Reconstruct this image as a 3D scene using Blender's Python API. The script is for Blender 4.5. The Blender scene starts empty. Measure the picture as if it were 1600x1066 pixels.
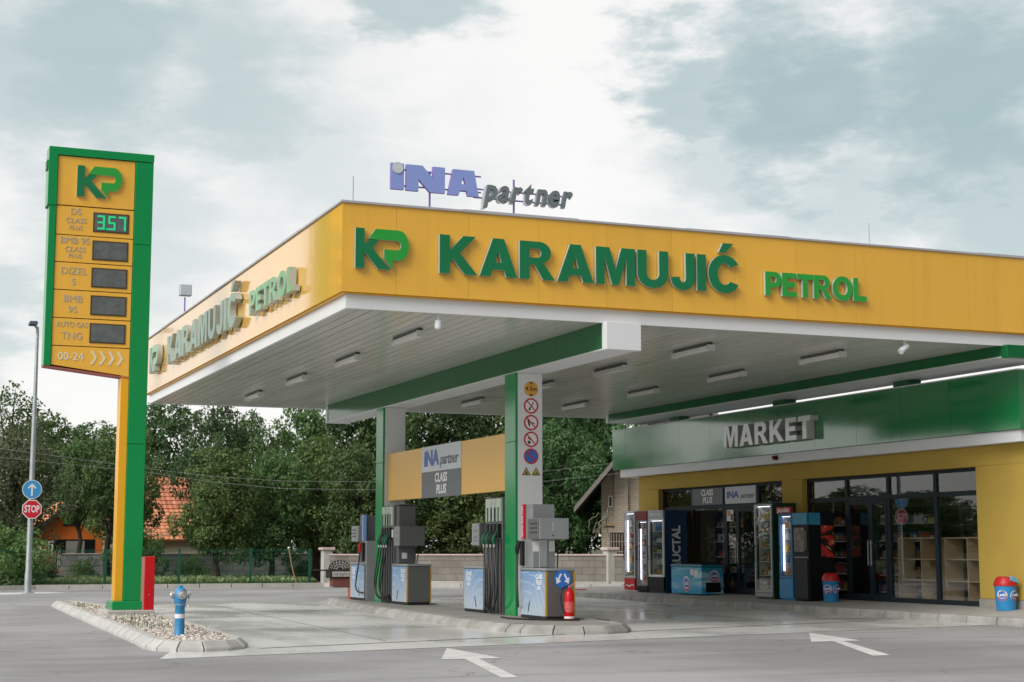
import bpy, bmesh, math, random
from mathutils import Vector, Matrix
R = math.radians
SC = bpy.context.scene
COL = SC.collection

# ------------------------------------------------------------------ camera, world, sun, exposure
CAM_H = 1.25
cd = bpy.data.cameras.new('camera'); cam = bpy.data.objects.new('camera', cd); COL.objects.link(cam)
cd.sensor_width = 36.0; cd.lens = 2510.0/1600*36.0
cd.clip_start = .1; cd.clip_end = 4000
cam.location = (0, 0, CAM_H)
cam.rotation_euler = (R(90+7.333), 0, R(-22.108))
cd.dof.use_dof = True; cd.dof.focus_distance = 22.5; cd.dof.aperture_fstop = 4.5
SC.camera = cam

def build_world():
    w = bpy.data.worlds.new('World'); SC.world = w; w.use_nodes = True
    nt = w.node_tree; nt.nodes.clear(); N = nt.nodes.new; L = nt.links.new
    out = N('ShaderNodeOutputWorld'); mix = N('ShaderNodeMixShader'); b1 = N('ShaderNodeBackground'); b2 = N('ShaderNodeBackground')
    sky = N('ShaderNodeTexSky'); sky.sky_type = 'NISHITA'; sky.sun_disc = False
    sky.sun_elevation = R(48); sky.sun_rotation = R(SUN_AZ)
    b1.inputs['Strength'].default_value = .1
    L(sky.outputs[0], b1.inputs['Color'])
    tc = N('ShaderNodeTexCoord')
    def noise(scale, detail, rough, sx=(1, 1, 1), off=(0, 0, 0)):
        mp = N('ShaderNodeMapping'); mp.inputs['Scale'].default_value = sx; mp.inputs['Location'].default_value = off
        n = N('ShaderNodeTexNoise'); n.inputs['Scale'].default_value = scale; n.inputs['Detail'].default_value = detail; n.inputs['Roughness'].default_value = rough
        L(tc.outputs['Generated'], mp.inputs['Vector']); L(mp.outputs[0], n.inputs['Vector']); return n.outputs['Fac']
    def math_(op, a, b=None, clamp=False):
        m = N('ShaderNodeMath'); m.operation = op; m.use_clamp = clamp
        for i, v in enumerate((a, b)):
            if v is None: continue
            if isinstance(v, (int, float)): m.inputs[i].default_value = v
            else: L(v, m.inputs[i])
        return m.outputs[0]
    warp = noise(7, 7, .6, (1, 1, 2.2))
    fine = noise(16, 8, .6, (1, 1, 2.6), (3, 1, 2))
    wv = math_('MULTIPLY', math_('SUBTRACT', warp, .5), .34)
    fv = math_('MULTIPLY', math_('SUBTRACT', fine, .5), .30)
    dsum = math_('ADD', wv, fv)
    total = None
    # (direction, radius, weight) of the thinner blue-grey parts of the cloud cover
    for d, r, wt in (((.12, .95, .30), .12, .85), ((.19, .94, .28), .11, .7), ((.07, .96, .29), .09, .7), ((.24, .93, .235), .11, .45), ((.15, .97, .20), .10, .5), ((.30, .92, .19), .09, .38),
                     ((.52, .81, .265), .085, 1.0), ((.60, .76, .265), .10, 1.0), ((.455, .84, .275), .045, .8), ((.485, .845, .235), .07, .55), ((.62, .75, .21), .09, .75),
                     ((.55, .81, .22), .09, .6), ((.47, .86, .20), .06, .3), ((.05, .985, .13), .06, .6), ((.29, .89, .345), .05, .8), ((.58, .74, .34), .08, .75), ((.335, .905, .27), .05, .15),
                     ((-.8, -.1, .6), .3, .5), ((.3, -.8, .5), .4, .6), ((0, 0, 1), .5, .4)):
        v = Vector(d).normalized()
        sub = N('ShaderNodeVectorMath'); sub.operation = 'DISTANCE'
        L(tc.outputs['Generated'], sub.inputs[0]); sub.inputs[1].default_value = v
        mr = N('ShaderNodeMapRange'); mr.interpolation_type = 'SMOOTHSTEP'
        L(math_('ADD', sub.outputs['Value'], math_('MULTIPLY', dsum, .55)), mr.inputs['Value'])
        mr.inputs['From Min'].default_value = r*1.25; mr.inputs['From Max'].default_value = r*.10
        mr.inputs['To Min'].default_value = 0; mr.inputs['To Max'].default_value = wt
        total = mr.outputs[0] if total is None else math_('MAXIMUM', total, mr.outputs[0])
    tot = math_('ADD', math_('MULTIPLY', total, .92), math_('MULTIPLY', dsum, .8), True)
    cr = N('ShaderNodeValToRGB'); e = cr.color_ramp.elements
    e[0].position = 0; e[0].color = (.60, .592, .575, 1)
    e[1].position = 1; e[1].color = (.215, .295, .305, 1)
    for p, c in ((.2, (.55, .548, .535)), (.55, (.38, .425, .425))):
        q = cr.color_ramp.elements.new(p); q.color = (*c, 1)
    L(tot, cr.inputs['Fac']); L(cr.outputs['Color'], b2.inputs['Color'])
    # unseen sky behind and right of the camera, dimmed to cut light under canopy
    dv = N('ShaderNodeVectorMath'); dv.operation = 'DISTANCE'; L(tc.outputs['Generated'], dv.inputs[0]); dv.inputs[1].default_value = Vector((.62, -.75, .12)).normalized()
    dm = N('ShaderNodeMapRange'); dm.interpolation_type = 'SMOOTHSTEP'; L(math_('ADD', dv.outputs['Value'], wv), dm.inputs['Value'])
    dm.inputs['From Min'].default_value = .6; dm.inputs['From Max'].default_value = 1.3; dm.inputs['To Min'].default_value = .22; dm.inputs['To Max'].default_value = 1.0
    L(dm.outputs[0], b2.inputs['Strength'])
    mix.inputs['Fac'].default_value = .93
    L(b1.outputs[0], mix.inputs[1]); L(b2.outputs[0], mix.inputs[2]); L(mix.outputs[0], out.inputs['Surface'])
SUN_AZ = 235.0      # degrees, the direction the sun stands in (sky convention)
build_world()
sd = bpy.data.lights.new('sun', 'SUN'); sd.energy = 1.5; sd.angle = R(34); sd.color = (1, .965, .91)
sun = bpy.data.objects.new('sun', sd); COL.objects.link(sun)
sun_dir = Vector((-.74, -.38, .58)).normalized()     # towards the sun: left of and behind the camera
sun.rotation_euler = sun_dir.to_track_quat('Z', 'Y').to_euler()
SC.view_settings.view_transform = 'Standard'; SC.view_settings.look = 'None'
SC.view_settings.exposure = 0.74; SC.view_settings.gamma = 1.0
try: SC.view_settings.use_curve_mapping = False
except Exception: pass

# ------------------------------------------------------------------ materials
MATS = {}
def srgb(r, g, b):
    f = lambda c: (c/255/12.92) if c/255 <= .04045 else ((c/255+.055)/1.055)**2.4
    return (f(r), f(g), f(b))
class NT:
    """small helper for node graphs"""
    def __init__(s, nt): s.nt = nt; s.tc = nt.nodes.new('ShaderNodeTexCoord')
    def vec(s, scale=(1, 1, 1), rot=(0, 0, 0), loc=(0, 0, 0)):
        mp = s.nt.nodes.new('ShaderNodeMapping'); mp.inputs['Scale'].default_value = scale; mp.inputs['Rotation'].default_value = rot; mp.inputs['Location'].default_value = loc
        s.nt.links.new(s.tc.outputs['Object'], mp.inputs['Vector']); return mp.outputs[0]
    def noise(s, v, scale, detail=5, rough=.55, dist=0):
        n = s.nt.nodes.new('ShaderNodeTexNoise'); n.inputs['Scale'].default_value = scale; n.inputs['Detail'].default_value = detail; n.inputs['Roughness'].default_value = rough; n.inputs['Distortion'].default_value = dist
        s.nt.links.new(v, n.inputs['Vector']); return n.outputs['Fac']
    def range(s, v, a, b, c, d, smooth=False):
        m = s.nt.nodes.new('ShaderNodeMapRange'); m.inputs['From Min'].default_value = a; m.inputs['From Max'].default_value = b; m.inputs['To Min'].default_value = c; m.inputs['To Max'].default_value = d
        if smooth: m.interpolation_type = 'SMOOTHSTEP'
        s.nt.links.new(v, m.inputs['Value']); return m.outputs[0]
    def math(s, op, a, b=None, clamp=False):
        m = s.nt.nodes.new('ShaderNodeMath'); m.operation = op; m.use_clamp = clamp
        for i, v in enumerate((a, b)):
            if v is None: continue
            if isinstance(v, (int, float)): m.inputs[i].default_value = v
            else: s.nt.links.new(v, m.inputs[i])
        return m.outputs[0]
    def mix(s, f, a, b, blend='MIX'):
        m = s.nt.nodes.new('ShaderNodeMix'); m.data_type = 'RGBA'; m.blend_type = blend
        for k, v in (('Factor', f), ('A', a), ('B', b)):
            if isinstance(v, (int, float)): m.inputs[k].default_value = v if k == 'Factor' else (v, v, v, 1)
            elif isinstance(v, tuple): m.inputs[k].default_value = (*v, 1)
            else: s.nt.links.new(v, m.inputs[k])
        return m.outputs['Result']
    def bump(s, h, strength, dist=.02):
        b = s.nt.nodes.new('ShaderNodeBump'); b.inputs['Strength'].default_value = strength; b.inputs['Distance'].default_value = dist
        s.nt.links.new(h, b.inputs['Height']); return b.outputs[0]
    def link(s, a, b): s.nt.links.new(a, b)

def mat(name, col, rough=.5, metal=0.0, var=.08, scale=3.0, bump=0.0, bscale=60.0, stretch=(1, 1, 1), coat=0.0, spec=.5, alpha_noise=None, rvar=.06):
    if name in MATS: return MATS[name]
    m = bpy.data.materials.new(name); m.use_nodes = True; nt = m.node_tree; N = nt.nodes.new; L = nt.links.new
    p = nt.nodes['Principled BSDF']
    tc = N('ShaderNodeTexCoord'); mp = N('ShaderNodeMapping'); mp.inputs['Scale'].default_value = stretch; L(tc.outputs['Object'], mp.inputs['Vector'])
    n = N('ShaderNodeTexNoise'); n.inputs['Scale'].default_value = scale; n.inputs['Detail'].default_value = 6; n.inputs['Roughness'].default_value = .6
    L(mp.outputs[0], n.inputs['Vector'])
    mr = N('ShaderNodeMapRange'); mr.inputs['From Min'].default_value = .25; mr.inputs['From Max'].default_value = .75
    mr.inputs['To Min'].default_value = 1-var; mr.inputs['To Max'].default_value = 1+var
    L(n.outputs['Fac'], mr.inputs['Value'])
    mx = N('ShaderNodeMix'); mx.data_type = 'RGBA'; mx.blend_type = 'MULTIPLY'; mx.inputs['Factor'].default_value = 1
    mx.inputs['A'].default_value = (*col, 1); L(mr.outputs[0], mx.inputs['B'])
    L(mx.outputs['Result'], p.inputs['Base Color'])
    rr = N('ShaderNodeMapRange'); rr.inputs['To Min'].default_value = max(0, rough-rvar); rr.inputs['To Max'].default_value = min(1, rough+rvar)
    L(n.outputs['Fac'], rr.inputs['Value']); L(rr.outputs[0], p.inputs['Roughness'])
    p.inputs['Metallic'].default_value = metal; p.inputs['Specular IOR Level'].default_value = spec
    if coat: p.inputs['Coat Weight'].default_value = coat; p.inputs['Coat Roughness'].default_value = .08
    if bump:
        nb = N('ShaderNodeTexNoise'); nb.inputs['Scale'].default_value = bscale; nb.inputs['Detail'].default_value = 4
        L(mp.outputs[0], nb.inputs['Vector'])
        bp = N('ShaderNodeBump'); bp.inputs['Strength'].default_value = bump; bp.inputs['Distance'].default_value = .02
        L(nb.outputs['Fac'], bp.inputs['Height']); L(bp.outputs[0], p.inputs['Normal'])
    MATS[name] = m; return m
def emit(name, col, strength):
    if name in MATS: return MATS[name]
    m = bpy.data.materials.new(name); m.use_nodes = True; p = m.node_tree.nodes['Principled BSDF']
    p.inputs['Base Color'].default_value = (*[c*.6 for c in col], 1); p.inputs['Emission Color'].default_value = (*col, 1); p.inputs['Emission Strength'].default_value = strength
    MATS[name] = m; return m
def glass(name, tint=(.75, .8, .8), base=.0, rough=.0):
    if name in MATS: return MATS[name]
    m = bpy.data.materials.new(name); m.use_nodes = True; nt = m.node_tree; N = nt.nodes.new; L = nt.links.new
    nt.nodes.remove(nt.nodes['Principled BSDF']); out = nt.nodes['Material Output']
    t = N('ShaderNodeBsdfTransparent'); t.inputs[0].default_value = (*tint, 1)
    g = N('ShaderNodeBsdfGlossy'); g.inputs['Roughness'].default_value = rough; g.inputs['Color'].default_value = (.95, .97, .97, 1)
    fr = N('ShaderNodeFresnel'); fr.inputs['IOR'].default_value = 1.5
    ad = N('ShaderNodeMath'); ad.operation = 'MULTIPLY_ADD'; ad.use_clamp = True; ad.inputs[1].default_value = 1.7; ad.inputs[2].default_value = base
    L(fr.outputs[0], ad.inputs[0])
    ge = N('ShaderNodeNewGeometry'); fb = N('ShaderNodeMath'); fb.operation = 'SUBTRACT'; fb.inputs[0].default_value = 1.0; L(ge.outputs['Backfacing'], fb.inputs[1])
    fm = N('ShaderNodeMath'); fm.operation = 'MULTIPLY'; L(ad.outputs[0], fm.inputs[0]); L(fb.outputs[0], fm.inputs[1])
    mx = N('ShaderNodeMixShader'); L(fm.outputs[0], mx.inputs[0]); L(t.outputs[0], mx.inputs[1]); L(g.outputs[0], mx.inputs[2]); L(mx.outputs[0], out.inputs['Surface'])
    MATS[name] = m; return m
def node_mat(name, fn):
    if name in MATS: return MATS[name]
    m = bpy.data.materials.new(name); m.use_nodes = True; nt = m.node_tree
    fn(nt, nt.nodes['Principled BSDF']); MATS[name] = m; return m
def asphalt_fn(nt, p):
    g = NT(nt); v = g.vec()
    big = g.noise(v, .22, 4, .55); mid = g.noise(v, 1.3, 6, .6); fine = g.noise(v, 70, 3, .7)
    streak = g.noise(g.vec((.10, 1.1, 1), (0, 0, R(14))), 1.1, 5, .6, .4)
    c = g.mix(g.range(big, .35, .65, 0, 1, True), (.25, .25, .254), (.40, .40, .405))
    c = g.mix(g.range(streak, .50, .72, 0, .55, True), c, (.18, .18, .184))
    c = g.mix(g.range(mid, .58, .75, 0, .45, True), c, (.25, .25, .255))
    c = g.mix(g.range(fine, .3, .7, .0, .42), c, (.15, .15, .152))
    vo = nt.nodes.new('ShaderNodeTexVoronoi'); vo.inputs['Scale'].default_value = 110; g.link(v, vo.inputs['Vector'])
    c = g.mix(g.range(vo.outputs['Distance'], 0, .22, .5, 0), c, (.55, .54, .52))
    # hairline cracks
    ck = nt.nodes.new('ShaderNodeTexVoronoi'); ck.feature = 'DISTANCE_TO_EDGE'; ck.inputs['Scale'].default_value = .30
    wv = nt.nodes.new('ShaderNodeVectorMath'); wv.operation = 'ADD'
    wn = nt.nodes.new('ShaderNodeTexNoise'); wn.inputs['Scale'].default_value = 1.6; wn.inputs['Detail'].default_value = 6; g.link(v, wn.inputs['Vector'])
    g.link(v, wv.inputs[0]); g.link(wn.outputs['Color'], wv.inputs[1]); g.link(wv.outputs[0], ck.inputs['Vector'])
    cr = g.math('MULTIPLY', g.range(ck.outputs['Distance'], .0, .007, 1, 0), g.range(mid, .5, .56, 0, .8))
    c = g.mix(cr, c, (.09, .09, .09))
    g.link(c, p.inputs['Base Color']); g.link(g.range(mid, .3, .7, .72, .88), p.inputs['Roughness'])
    g.link(g.bump(fine, .5, .008), p.inputs['Normal'])
def paint_fn(nt, p):        # worn road paint
    g = NT(nt); v = g.vec(); n = g.noise(v, 3.2, 7, .65); f = g.noise(v, 40, 4, .7)
    w = g.math('MULTIPLY', g.range(n, .45, .62, .12, .75, True), g.range(f, .40, .60, 0, 1))
    g.link(g.mix(w, (.66, .66, .645), (.28, .28, .28)), p.inputs['Base Color']); p.inputs['Roughness'].default_value = .75; g.link(g.bump(f, .3, .006), p.inputs['Normal'])
def concrete_fn(nt, p):
    g = NT(nt); v = g.vec()
    big = g.noise(v, .3, 5, .6); mid = g.noise(v, 2.2, 7, .62); fine = g.noise(v, 45, 3, .6)
    st = g.noise(g.vec((.16, 1.5, 1), (0, 0, R(-32))), 1.0, 7, .62, .6)
    tyre = g.noise(g.vec((1.6, .10, 1), (0, 0, R(6))), 1.0, 5, .6, .5)
    c = g.mix(g.range(big, .3, .7, 0, 1, True), (.62, .62, .60), (.74, .74, .72))
    c = g.mix(g.range(st, .52, .72, 0, .45, True), c, (.40, .405, .395))
    c = g.mix(g.range(tyre, .55, .74, 0, .45, True), c, (.34, .34, .335))
    c = g.mix(g.range(mid, .35, .7, .18, 0), c, (.42, .415, .40))
    c = g.mix(g.range(fine, .3, .7, 0, .14), c, (.30, .30, .29))
    vo = nt.nodes.new('ShaderNodeTexVoronoi'); vo.inputs['Scale'].default_value = 1.15; g.link(v, vo.inputs['Vector'])
    drip = g.math('MULTIPLY', g.range(g.math('ADD', vo.outputs['Distance'], g.math('MULTIPLY', mid, .12)), .11, .17, .75, 0, True), g.range(big, .45, .55, 0, 1))
    c = g.mix(drip, c, (.13, .125, .12))
    wt = nt.nodes.new('ShaderNodeTexWave'); wt.wave_type = 'RINGS'; wt.inputs['Scale'].default_value = .045; wt.inputs['Distortion'].default_value = 1.5; wt.inputs['Detail'].default_value = 3; g.link(g.vec((1, 1, 1), (0, 0, 0), (6, -14, 0)), wt.inputs['Vector'])
    c = g.mix(g.math('MULTIPLY', g.range(wt.outputs['Fac'], .90, .985, 0, .5, True), g.range(st, .3, .6, .2, 1)), c, (.24, .24, .235))
    g.link(c, p.inputs['Base Color'])
    wet = g.range(g.noise(g.vec((.5, .25, 1)), .8, 5, .6), .40, .60, .0, 1, True)
    g.link(g.range(wet, 0, 1, .42, .20), p.inputs['Roughness'])
    g.link(g.bump(mid, .10, .01), p.inputs['Normal'])
def block_fn(c1, c2, cm, bw=.40, bh=.20, mortar=.008, bump=.6, off=.5, axis='x', darkv=.5):
    def fn(nt, p):
        g = NT(nt)
        cx = nt.nodes.new('ShaderNodeSeparateXYZ'); g.link(g.tc.outputs['Object'], cx.inputs[0])
        cb = nt.nodes.new('ShaderNodeCombineXYZ'); g.link(cx.outputs['X' if axis == 'x' else 'Y'], cb.inputs['X']); g.link(cx.outputs['Z'], cb.inputs['Y'])
        b = nt.nodes.new('ShaderNodeTexBrick'); g.link(cb.outputs[0], b.inputs['Vector']); b.offset = off
        b.inputs['Scale'].default_value = 1; b.inputs['Brick Width'].default_value = bw; b.inputs['Row Height'].default_value = bh; b.inputs['Mortar Size'].default_value = mortar; b.inputs['Bias'].default_value = 0
        b.inputs['Color1'].default_value = (*c1, 1); b.inputs['Color2'].default_value = (*c2, 1); b.inputs['Mortar'].default_value = (*cm, 1)
        v = g.vec(); n = g.noise(v, 1.2, 6, .6); f = g.noise(v, 26, 4, .6)
        st = g.noise(g.vec((2.2, 2.2, .3)), 1.4, 5, .6)
        c = g.mix(g.range(n, .35, .7, 0, .5), b.outputs['Color'], tuple(x*darkv for x in c1))
        c = g.mix(g.range(st, .5, .72, 0, .45), c, tuple(x*darkv*.8 for x in c1))
        c = g.mix(g.range(f, .3, .7, 0, .25), c, tuple(x*.6 for x in c2))
        g.link(c, p.inputs['Base Color']); p.inputs['Roughness'].default_value = .9
        h = g.math('SUBTRACT', g.math('MULTIPLY', f, .35), b.outputs['Fac']); g.link(g.bump(h, bump, .012), p.inputs['Normal'])
    return fn
def leaf_fn(c1, c2, c3):
    def fn(nt, p):
        g = NT(nt); geo = nt.nodes.new('ShaderNodeNewGeometry'); v = g.vec()
        n = g.noise(v, .9, 3, .6); oi = nt.nodes.new('ShaderNodeObjectInfo')
        c = g.mix(geo.outputs['Random Per Island'], c1, c2)
        c = g.mix(g.range(n, .42, .62, 0, .75, True), c, c3)
        hs = nt.nodes.new('ShaderNodeHueSaturation'); g.link(c, hs.inputs['Color'])
        g.link(g.range(oi.outputs['Random'], 0, 1, .75, 1.25), hs.inputs['Value']); g.link(g.range(oi.outputs['Random'], 0, 1, .495, .525), hs.inputs['Hue'])
        p.inputs['Roughness'].default_value = .55; p.inputs['Specular IOR Level'].default_value = .35
        g.link(hs.outputs[0], p.inputs['Base Color'])
        tr = nt.nodes.new('ShaderNodeBsdfTranslucent'); g.link(hs.outputs[0], tr.inputs['Color'])
        mx = nt.nodes.new('ShaderNodeMixShader'); mx.inputs[0].default_value = .3
        g.link(p.outputs[0], mx.inputs[1]); g.link(tr.outputs[0], mx.inputs[2]); g.link(mx.outputs[0], nt.nodes['Material Output'].inputs['Surface'])
    return fn
def soil_fn(nt, p):
    g = NT(nt); v = g.vec(); n = g.noise(v, .5, 6, .6); f = g.noise(v, 14, 5, .7)
    c = g.mix(n, (.06, .075, .03), (.11, .10, .06)); c = g.mix(g.range(f, .4, .7, 0, .6), c, (.04, .06, .02))
    g.link(c, p.inputs['Base Color']); p.inputs['Roughness'].default_value = 1; g.link(g.bump(f, .8, .05), p.inputs['Normal'])
def advert_fn(nt, p):       # printed advert film: sky blue paling downwards with white swirls
    g = NT(nt); s = nt.nodes.new('ShaderNodeSeparateXYZ'); g.link(g.tc.outputs['Object'], s.inputs[0])
    f = g.range(s.outputs['Z'], .12, .85, 0, 1)
    c = g.mix(f, (.40, .49, .58), (.13, .29, .56))
    w = nt.nodes.new('ShaderNodeTexWave'); w.wave_type = 'RINGS'; w.inputs['Scale'].default_value = 1.6; w.inputs['Distortion'].default_value = 7; w.inputs['Detail'].default_value = 2
    g.link(g.vec((1.2, 1.2, 1.2)), w.inputs['Vector'])
    c = g.mix(g.range(w.outputs['Fac'], .88, .99, 0, .45), c, (.55, .66, .76))
    n = g.noise(g.vec(), 6, 4, .6); c = g.mix(g.range(n, .55, .75, 0, .4), c, (.48, .57, .68))
    g.link(c, p.inputs['Base Color']); p.inputs['Roughness'].default_value = .3
def freezer_fn(nt, p):
    g = NT(nt); s = nt.nodes.new('ShaderNodeSeparateXYZ'); g.link(g.tc.outputs['Object'], s.inputs[0])
    f = g.range(s.outputs['Z'], .2, .85, 0, 1)
    c = g.mix(f, (.05, .38, .66), (.02, .27, .44))
    w = g.noise(g.vec((.5, .5, 3), (R(25), R(20), 0)), 1.6, 3, .5, .8)
    c = g.mix(g.range(w, .48, .66, 0, .9, True), c, (.45, .72, .84))
    g.link(c, p.inputs['Base Color']); p.inputs['Roughness'].default_value = .25
def art_fn(nt, p):          # abstract red and orange swirls printed on black
    g = NT(nt); v = g.vec((1, 1, 1))
    w = nt.nodes.new('ShaderNodeTexWave'); w.wave_type = 'RINGS'; w.inputs['Scale'].default_value = 1.1; w.inputs['Distortion'].default_value = 14; w.inputs['Detail'].default_value = 2; w.inputs['Detail Scale'].default_value = 2.2
    g.link(v, w.inputs['Vector']); n = g.noise(v, 5, 3, .5, 1.0)
    c = g.mix(g.range(w.outputs['Fac'], .45, .8, 0, 1), (.015, .008, .006), (.60, .035, .02))
    c = g.mix(g.range(n, .58, .68, 0, .9), c, (.75, .42, .26)); c = g.mix(g.range(n, .70, .75, 0, .9), c, (.8, .75, .7))
    g.link(c, p.inputs['Base Color']); p.inputs['Roughness'].default_value = .3
def stone_nodes(nt, p):
    g = NT(nt); geo = nt.nodes.new('ShaderNodeNewGeometry'); cr = nt.nodes.new('ShaderNodeValToRGB'); cr.color_ramp.interpolation = 'CONSTANT'
    e = cr.color_ramp.elements; e[0].color = (.42, .39, .35, 1); e[1].position = .25; e[1].color = (.62, .58, .52, 1)
    for q, c in ((.45, (.30, .22, .18)), (.6, (.52, .43, .37)), (.75, (.20, .18, .17)), (.85, (.70, .68, .64))):
        x = cr.color_ramp.elements.new(q); x.color = (*c, 1)
    g.link(geo.outputs['Random Per Island'], cr.inputs['Fac']); g.link(cr.outputs[0], p.inputs['Base Color']); p.inputs['Roughness'].default_value = .85
def tile_fn(c1, c2):
    def fn(nt, p):
        g = NT(nt); v = g.vec(); oi = nt.nodes.new('ShaderNodeNewGeometry')
        n = g.noise(v, 2.5, 6, .6); c = g.mix(oi.outputs['Random Per Island'], c1, c2); c = g.mix(g.range(n, .5, .75, 0, .5), c, tuple(x*.5 for x in c1))
        g.link(c, p.inputs['Base Color']); p.inputs['Roughness'].default_value = .85
    return fn
def display_fn(nt, p):        # unlit dot matrix
    g = NT(nt); v = nt.nodes.new('ShaderNodeTexVoronoi'); v.inputs['Scale'].default_value = 62; v.inputs['Randomness'].default_value = .12; g.link(g.vec(), v.inputs['Vector'])
    n = g.noise(g.vec(), 9, 3, .6); c = g.mix(g.range(v.outputs['Distance'], .25, .45, 0, 1), (.24, .265, .27), (.085, .10, .105)); c = g.mix(g.range(n, .4, .65, 0, .4), c, (.19, .21, .215))
    g.link(c, p.inputs['Base Color']); p.inputs['Roughness'].default_value = .3
YEL = mat('yellow composite panel', (.86, .465, .045), .12, 0, .03, .6, spec=.4, coat=1.0, stretch=(1, 1, .4), rvar=.04)
def panel_finish(m, wave=.03, ior=1.5):      # slightly buckled sheet, each panel a shade of its own
    nt = m.node_tree; p = nt.nodes['Principled BSDF']; g = NT(nt); n = g.noise(g.vec((1.1, 1.1, .8)), 1.3, 2, .5)
    bp = g.bump(n, wave, .05); g.link(bp, p.inputs['Normal']); g.link(bp, p.inputs['Coat Normal']); p.inputs['Coat IOR'].default_value = ior
    geo = nt.nodes.new('ShaderNodeNewGeometry'); f = g.range(geo.outputs['Random Per Island'], 0, 1, .965, 1.03)
    st = g.noise(g.vec((5, 5, .25)), 1.0, 5, .65); f2 = g.math('MULTIPLY', f, g.range(st, .5, .8, 1.0, .90))
    src = p.inputs['Base Color'].links[0].from_socket; g.link(g.mix(1.0, src, f2, 'MULTIPLY'), p.inputs['Base Color'])
YPOLE = mat('yellow painted steel', (.80, .40, .015), .3, 0, .03, 2)
YWALL = mat('mustard render', (.49, .335, .062), .85, 0, .07, 1.2, .25, 120)
GRN_T = mat('totem green panel', (.0, .255, .065), .25, 0, .05, 1.5, rvar=.04)
GRN = mat('green composite panel', (.002, .125, .034), .16, 0, .05, .8, spec=.4, rvar=.03, coat=.1)
GRN_D = mat('dark green letter face', (.0, .175, .06), .30, 0, .05, 2, coat=.6)
GRN_L = mat('light green letter face', (.02, .34, .04), .30, 0, .05, 2, coat=.6)
WHITE = mat('white coated panel', (.74, .76, .77), .34, 0, .02, .5, rvar=.01)
SOFF = mat('white soffit plank', (.62, .63, .58), .20, 0, .06, .9, stretch=(3, .3, 1))
GAP = mat('dark joint', (.06, .06, .055), .9)
SEAM = mat('ochre joint', (.22, .11, .01), .8)
GRN_P = mat('post green panel', (.004, .26, .072), .18, 0, .04, .8, spec=.5, coat=.2, rvar=.03); GRN_M = mat('shop fascia green', (.005, .21, .058), .12, 0, .04, .6, spec=.6, coat=1.0, rvar=.03)
panel_finish(YEL, .05, 1.7); panel_finish(GRN_M, .02, 1.75)
GREYMET = mat('grey flashing', (.46, .46, .48), .5, .1, .10, 3)
RETURN = mat('pale letter return', (.44, .48, .45), .3, .1, .05, 3)
DARK = mat('anthracite frame', (.012, .022, .028), .5, 0, .1, 3, spec=.25)
PUMPG = mat('grey pump sheet', (.125, .13, .132), .42, .2, .06, 3, .04, 300)
PUMPL = mat('light grey pump sheet', (.30, .315, .32), .38, .3, .05, 3)
SILVER = mat('silver channel', (.55, .57, .58), .25, .8, .06, 6, stretch=(1, 1, .2))
CHAN = mat('dark channel', (.06, .062, .065), .4, .3, .05, 4)
BLACK = mat('black rubber', (.008, .008, .009), .45, 0, .1, 6)
GOLD = mat('ochre edge strip', (.50, .29, .03), .4, .2, .06, 4)
CLEAR = mat('pale green acrylic', (.45, .56, .45), .12, 0, .06, 4)
PAPER = mat('white paper', (.75, .76, .76), .6, 0, .06, 12)
NOZ_G = mat('green nozzle', (.0, .10, .045), .4); NOZ_R = mat('red nozzle', (.45, .012, .012), .4)
RED = mat('red enamel', (.56, .0, .006), .35, 0, .06, 3); RED_D = mat('faded red side', (.42, .19, .17), .45, 0, .12, 3)
REDP = mat('red plastic', (.50, .012, .012), .4, 0, .06, 4); BLUEP = mat('blue plastic', (.025, .25, .54), .38, 0, .06, 4)
HYDB = mat('blue hydrant paint', (.04, .25, .50), .4, 0, .12, 8, .06, 60); STEEL = mat('galvanised steel', (.42, .47, .48), .42, .6, .14, 5, .03, 80)
ALU = mat('bare aluminium', (.62, .63, .62), .35, .8, .1, 8)
SIGNB = mat('sign blue', (.05, .30, .62), .4, 0, .03, 3); SIGNB2 = mat('deep sign blue', (.03, .16, .55), .4, 0, .03, 3)
SIGNR = mat('sign red', (.58, .015, .03), .4, 0, .03, 3); SIGNW = mat('sign white', (.80, .80, .80), .4, 0, .03, 3)
SIGNY = mat('sign amber', (.76, .39, .06), .45, 0, .05, 3); INKB = mat('black ink', (.012, .012, .014), .5)
INAB = mat('periwinkle letter face', (.27, .345, .72), .4, 0, .04, 3); INAP = mat('violet letter edge', (.25, .15, .50), .4)
INAS = mat('logo blue', (.06, .13, .40), .4); GREYL = mat('dark grey letter face', (.10, .12, .13), .4)
BANNER = mat('grey banner', (.15, .165, .18), .5, 0, .04, 2); BANNERW = mat('pale banner', (.60, .64, .68), .5, 0, .04, 2)
LETS = mat('silver sign lettering', (.50, .46, .34), .4, .2, .08, 20); CHEV = mat('pale chevron', (.72, .68, .50), .4, 0, .05, 8)
DISP = node_mat('dark display glass', display_fn); DISPF = mat('brown display frame', (.07, .045, .012), .5)
LED = emit('green display segment', (.015, .45, .17), .6); LEDW = emit('white cooler light', (.92, .86, 1.0), 1.7)
LAMPW = mat('pale lamp cover', (.84, .84, .81), .22, 0, .03, 8); LAMPD = mat('lamp diffuser', (.62, .63, .60), .3, 0, .04, 8); LAMPH = mat('dark lamp housing', (.13, .13, .125), .5)
CONC = mat('precast concrete', (.47, .46, .43), .85, 0, .16, 2.5, .3, 70); CONCD = mat('weathered concrete', (.30, .29, .27), .9, 0, .22, 1.6, .35, 60)
KERB = mat('kerb stone', (.48, .475, .455), .85, 0, .26, 2.6, .3, 90); KERB_D = mat('dirty kerb stone', (.34, .335, .315), .85, 0, .34, 2.2, .3, 90); PAVE = mat('pavement concrete', (.40, .39, .37), .8, 0, .14, 1.1, .2, 60)
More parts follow.
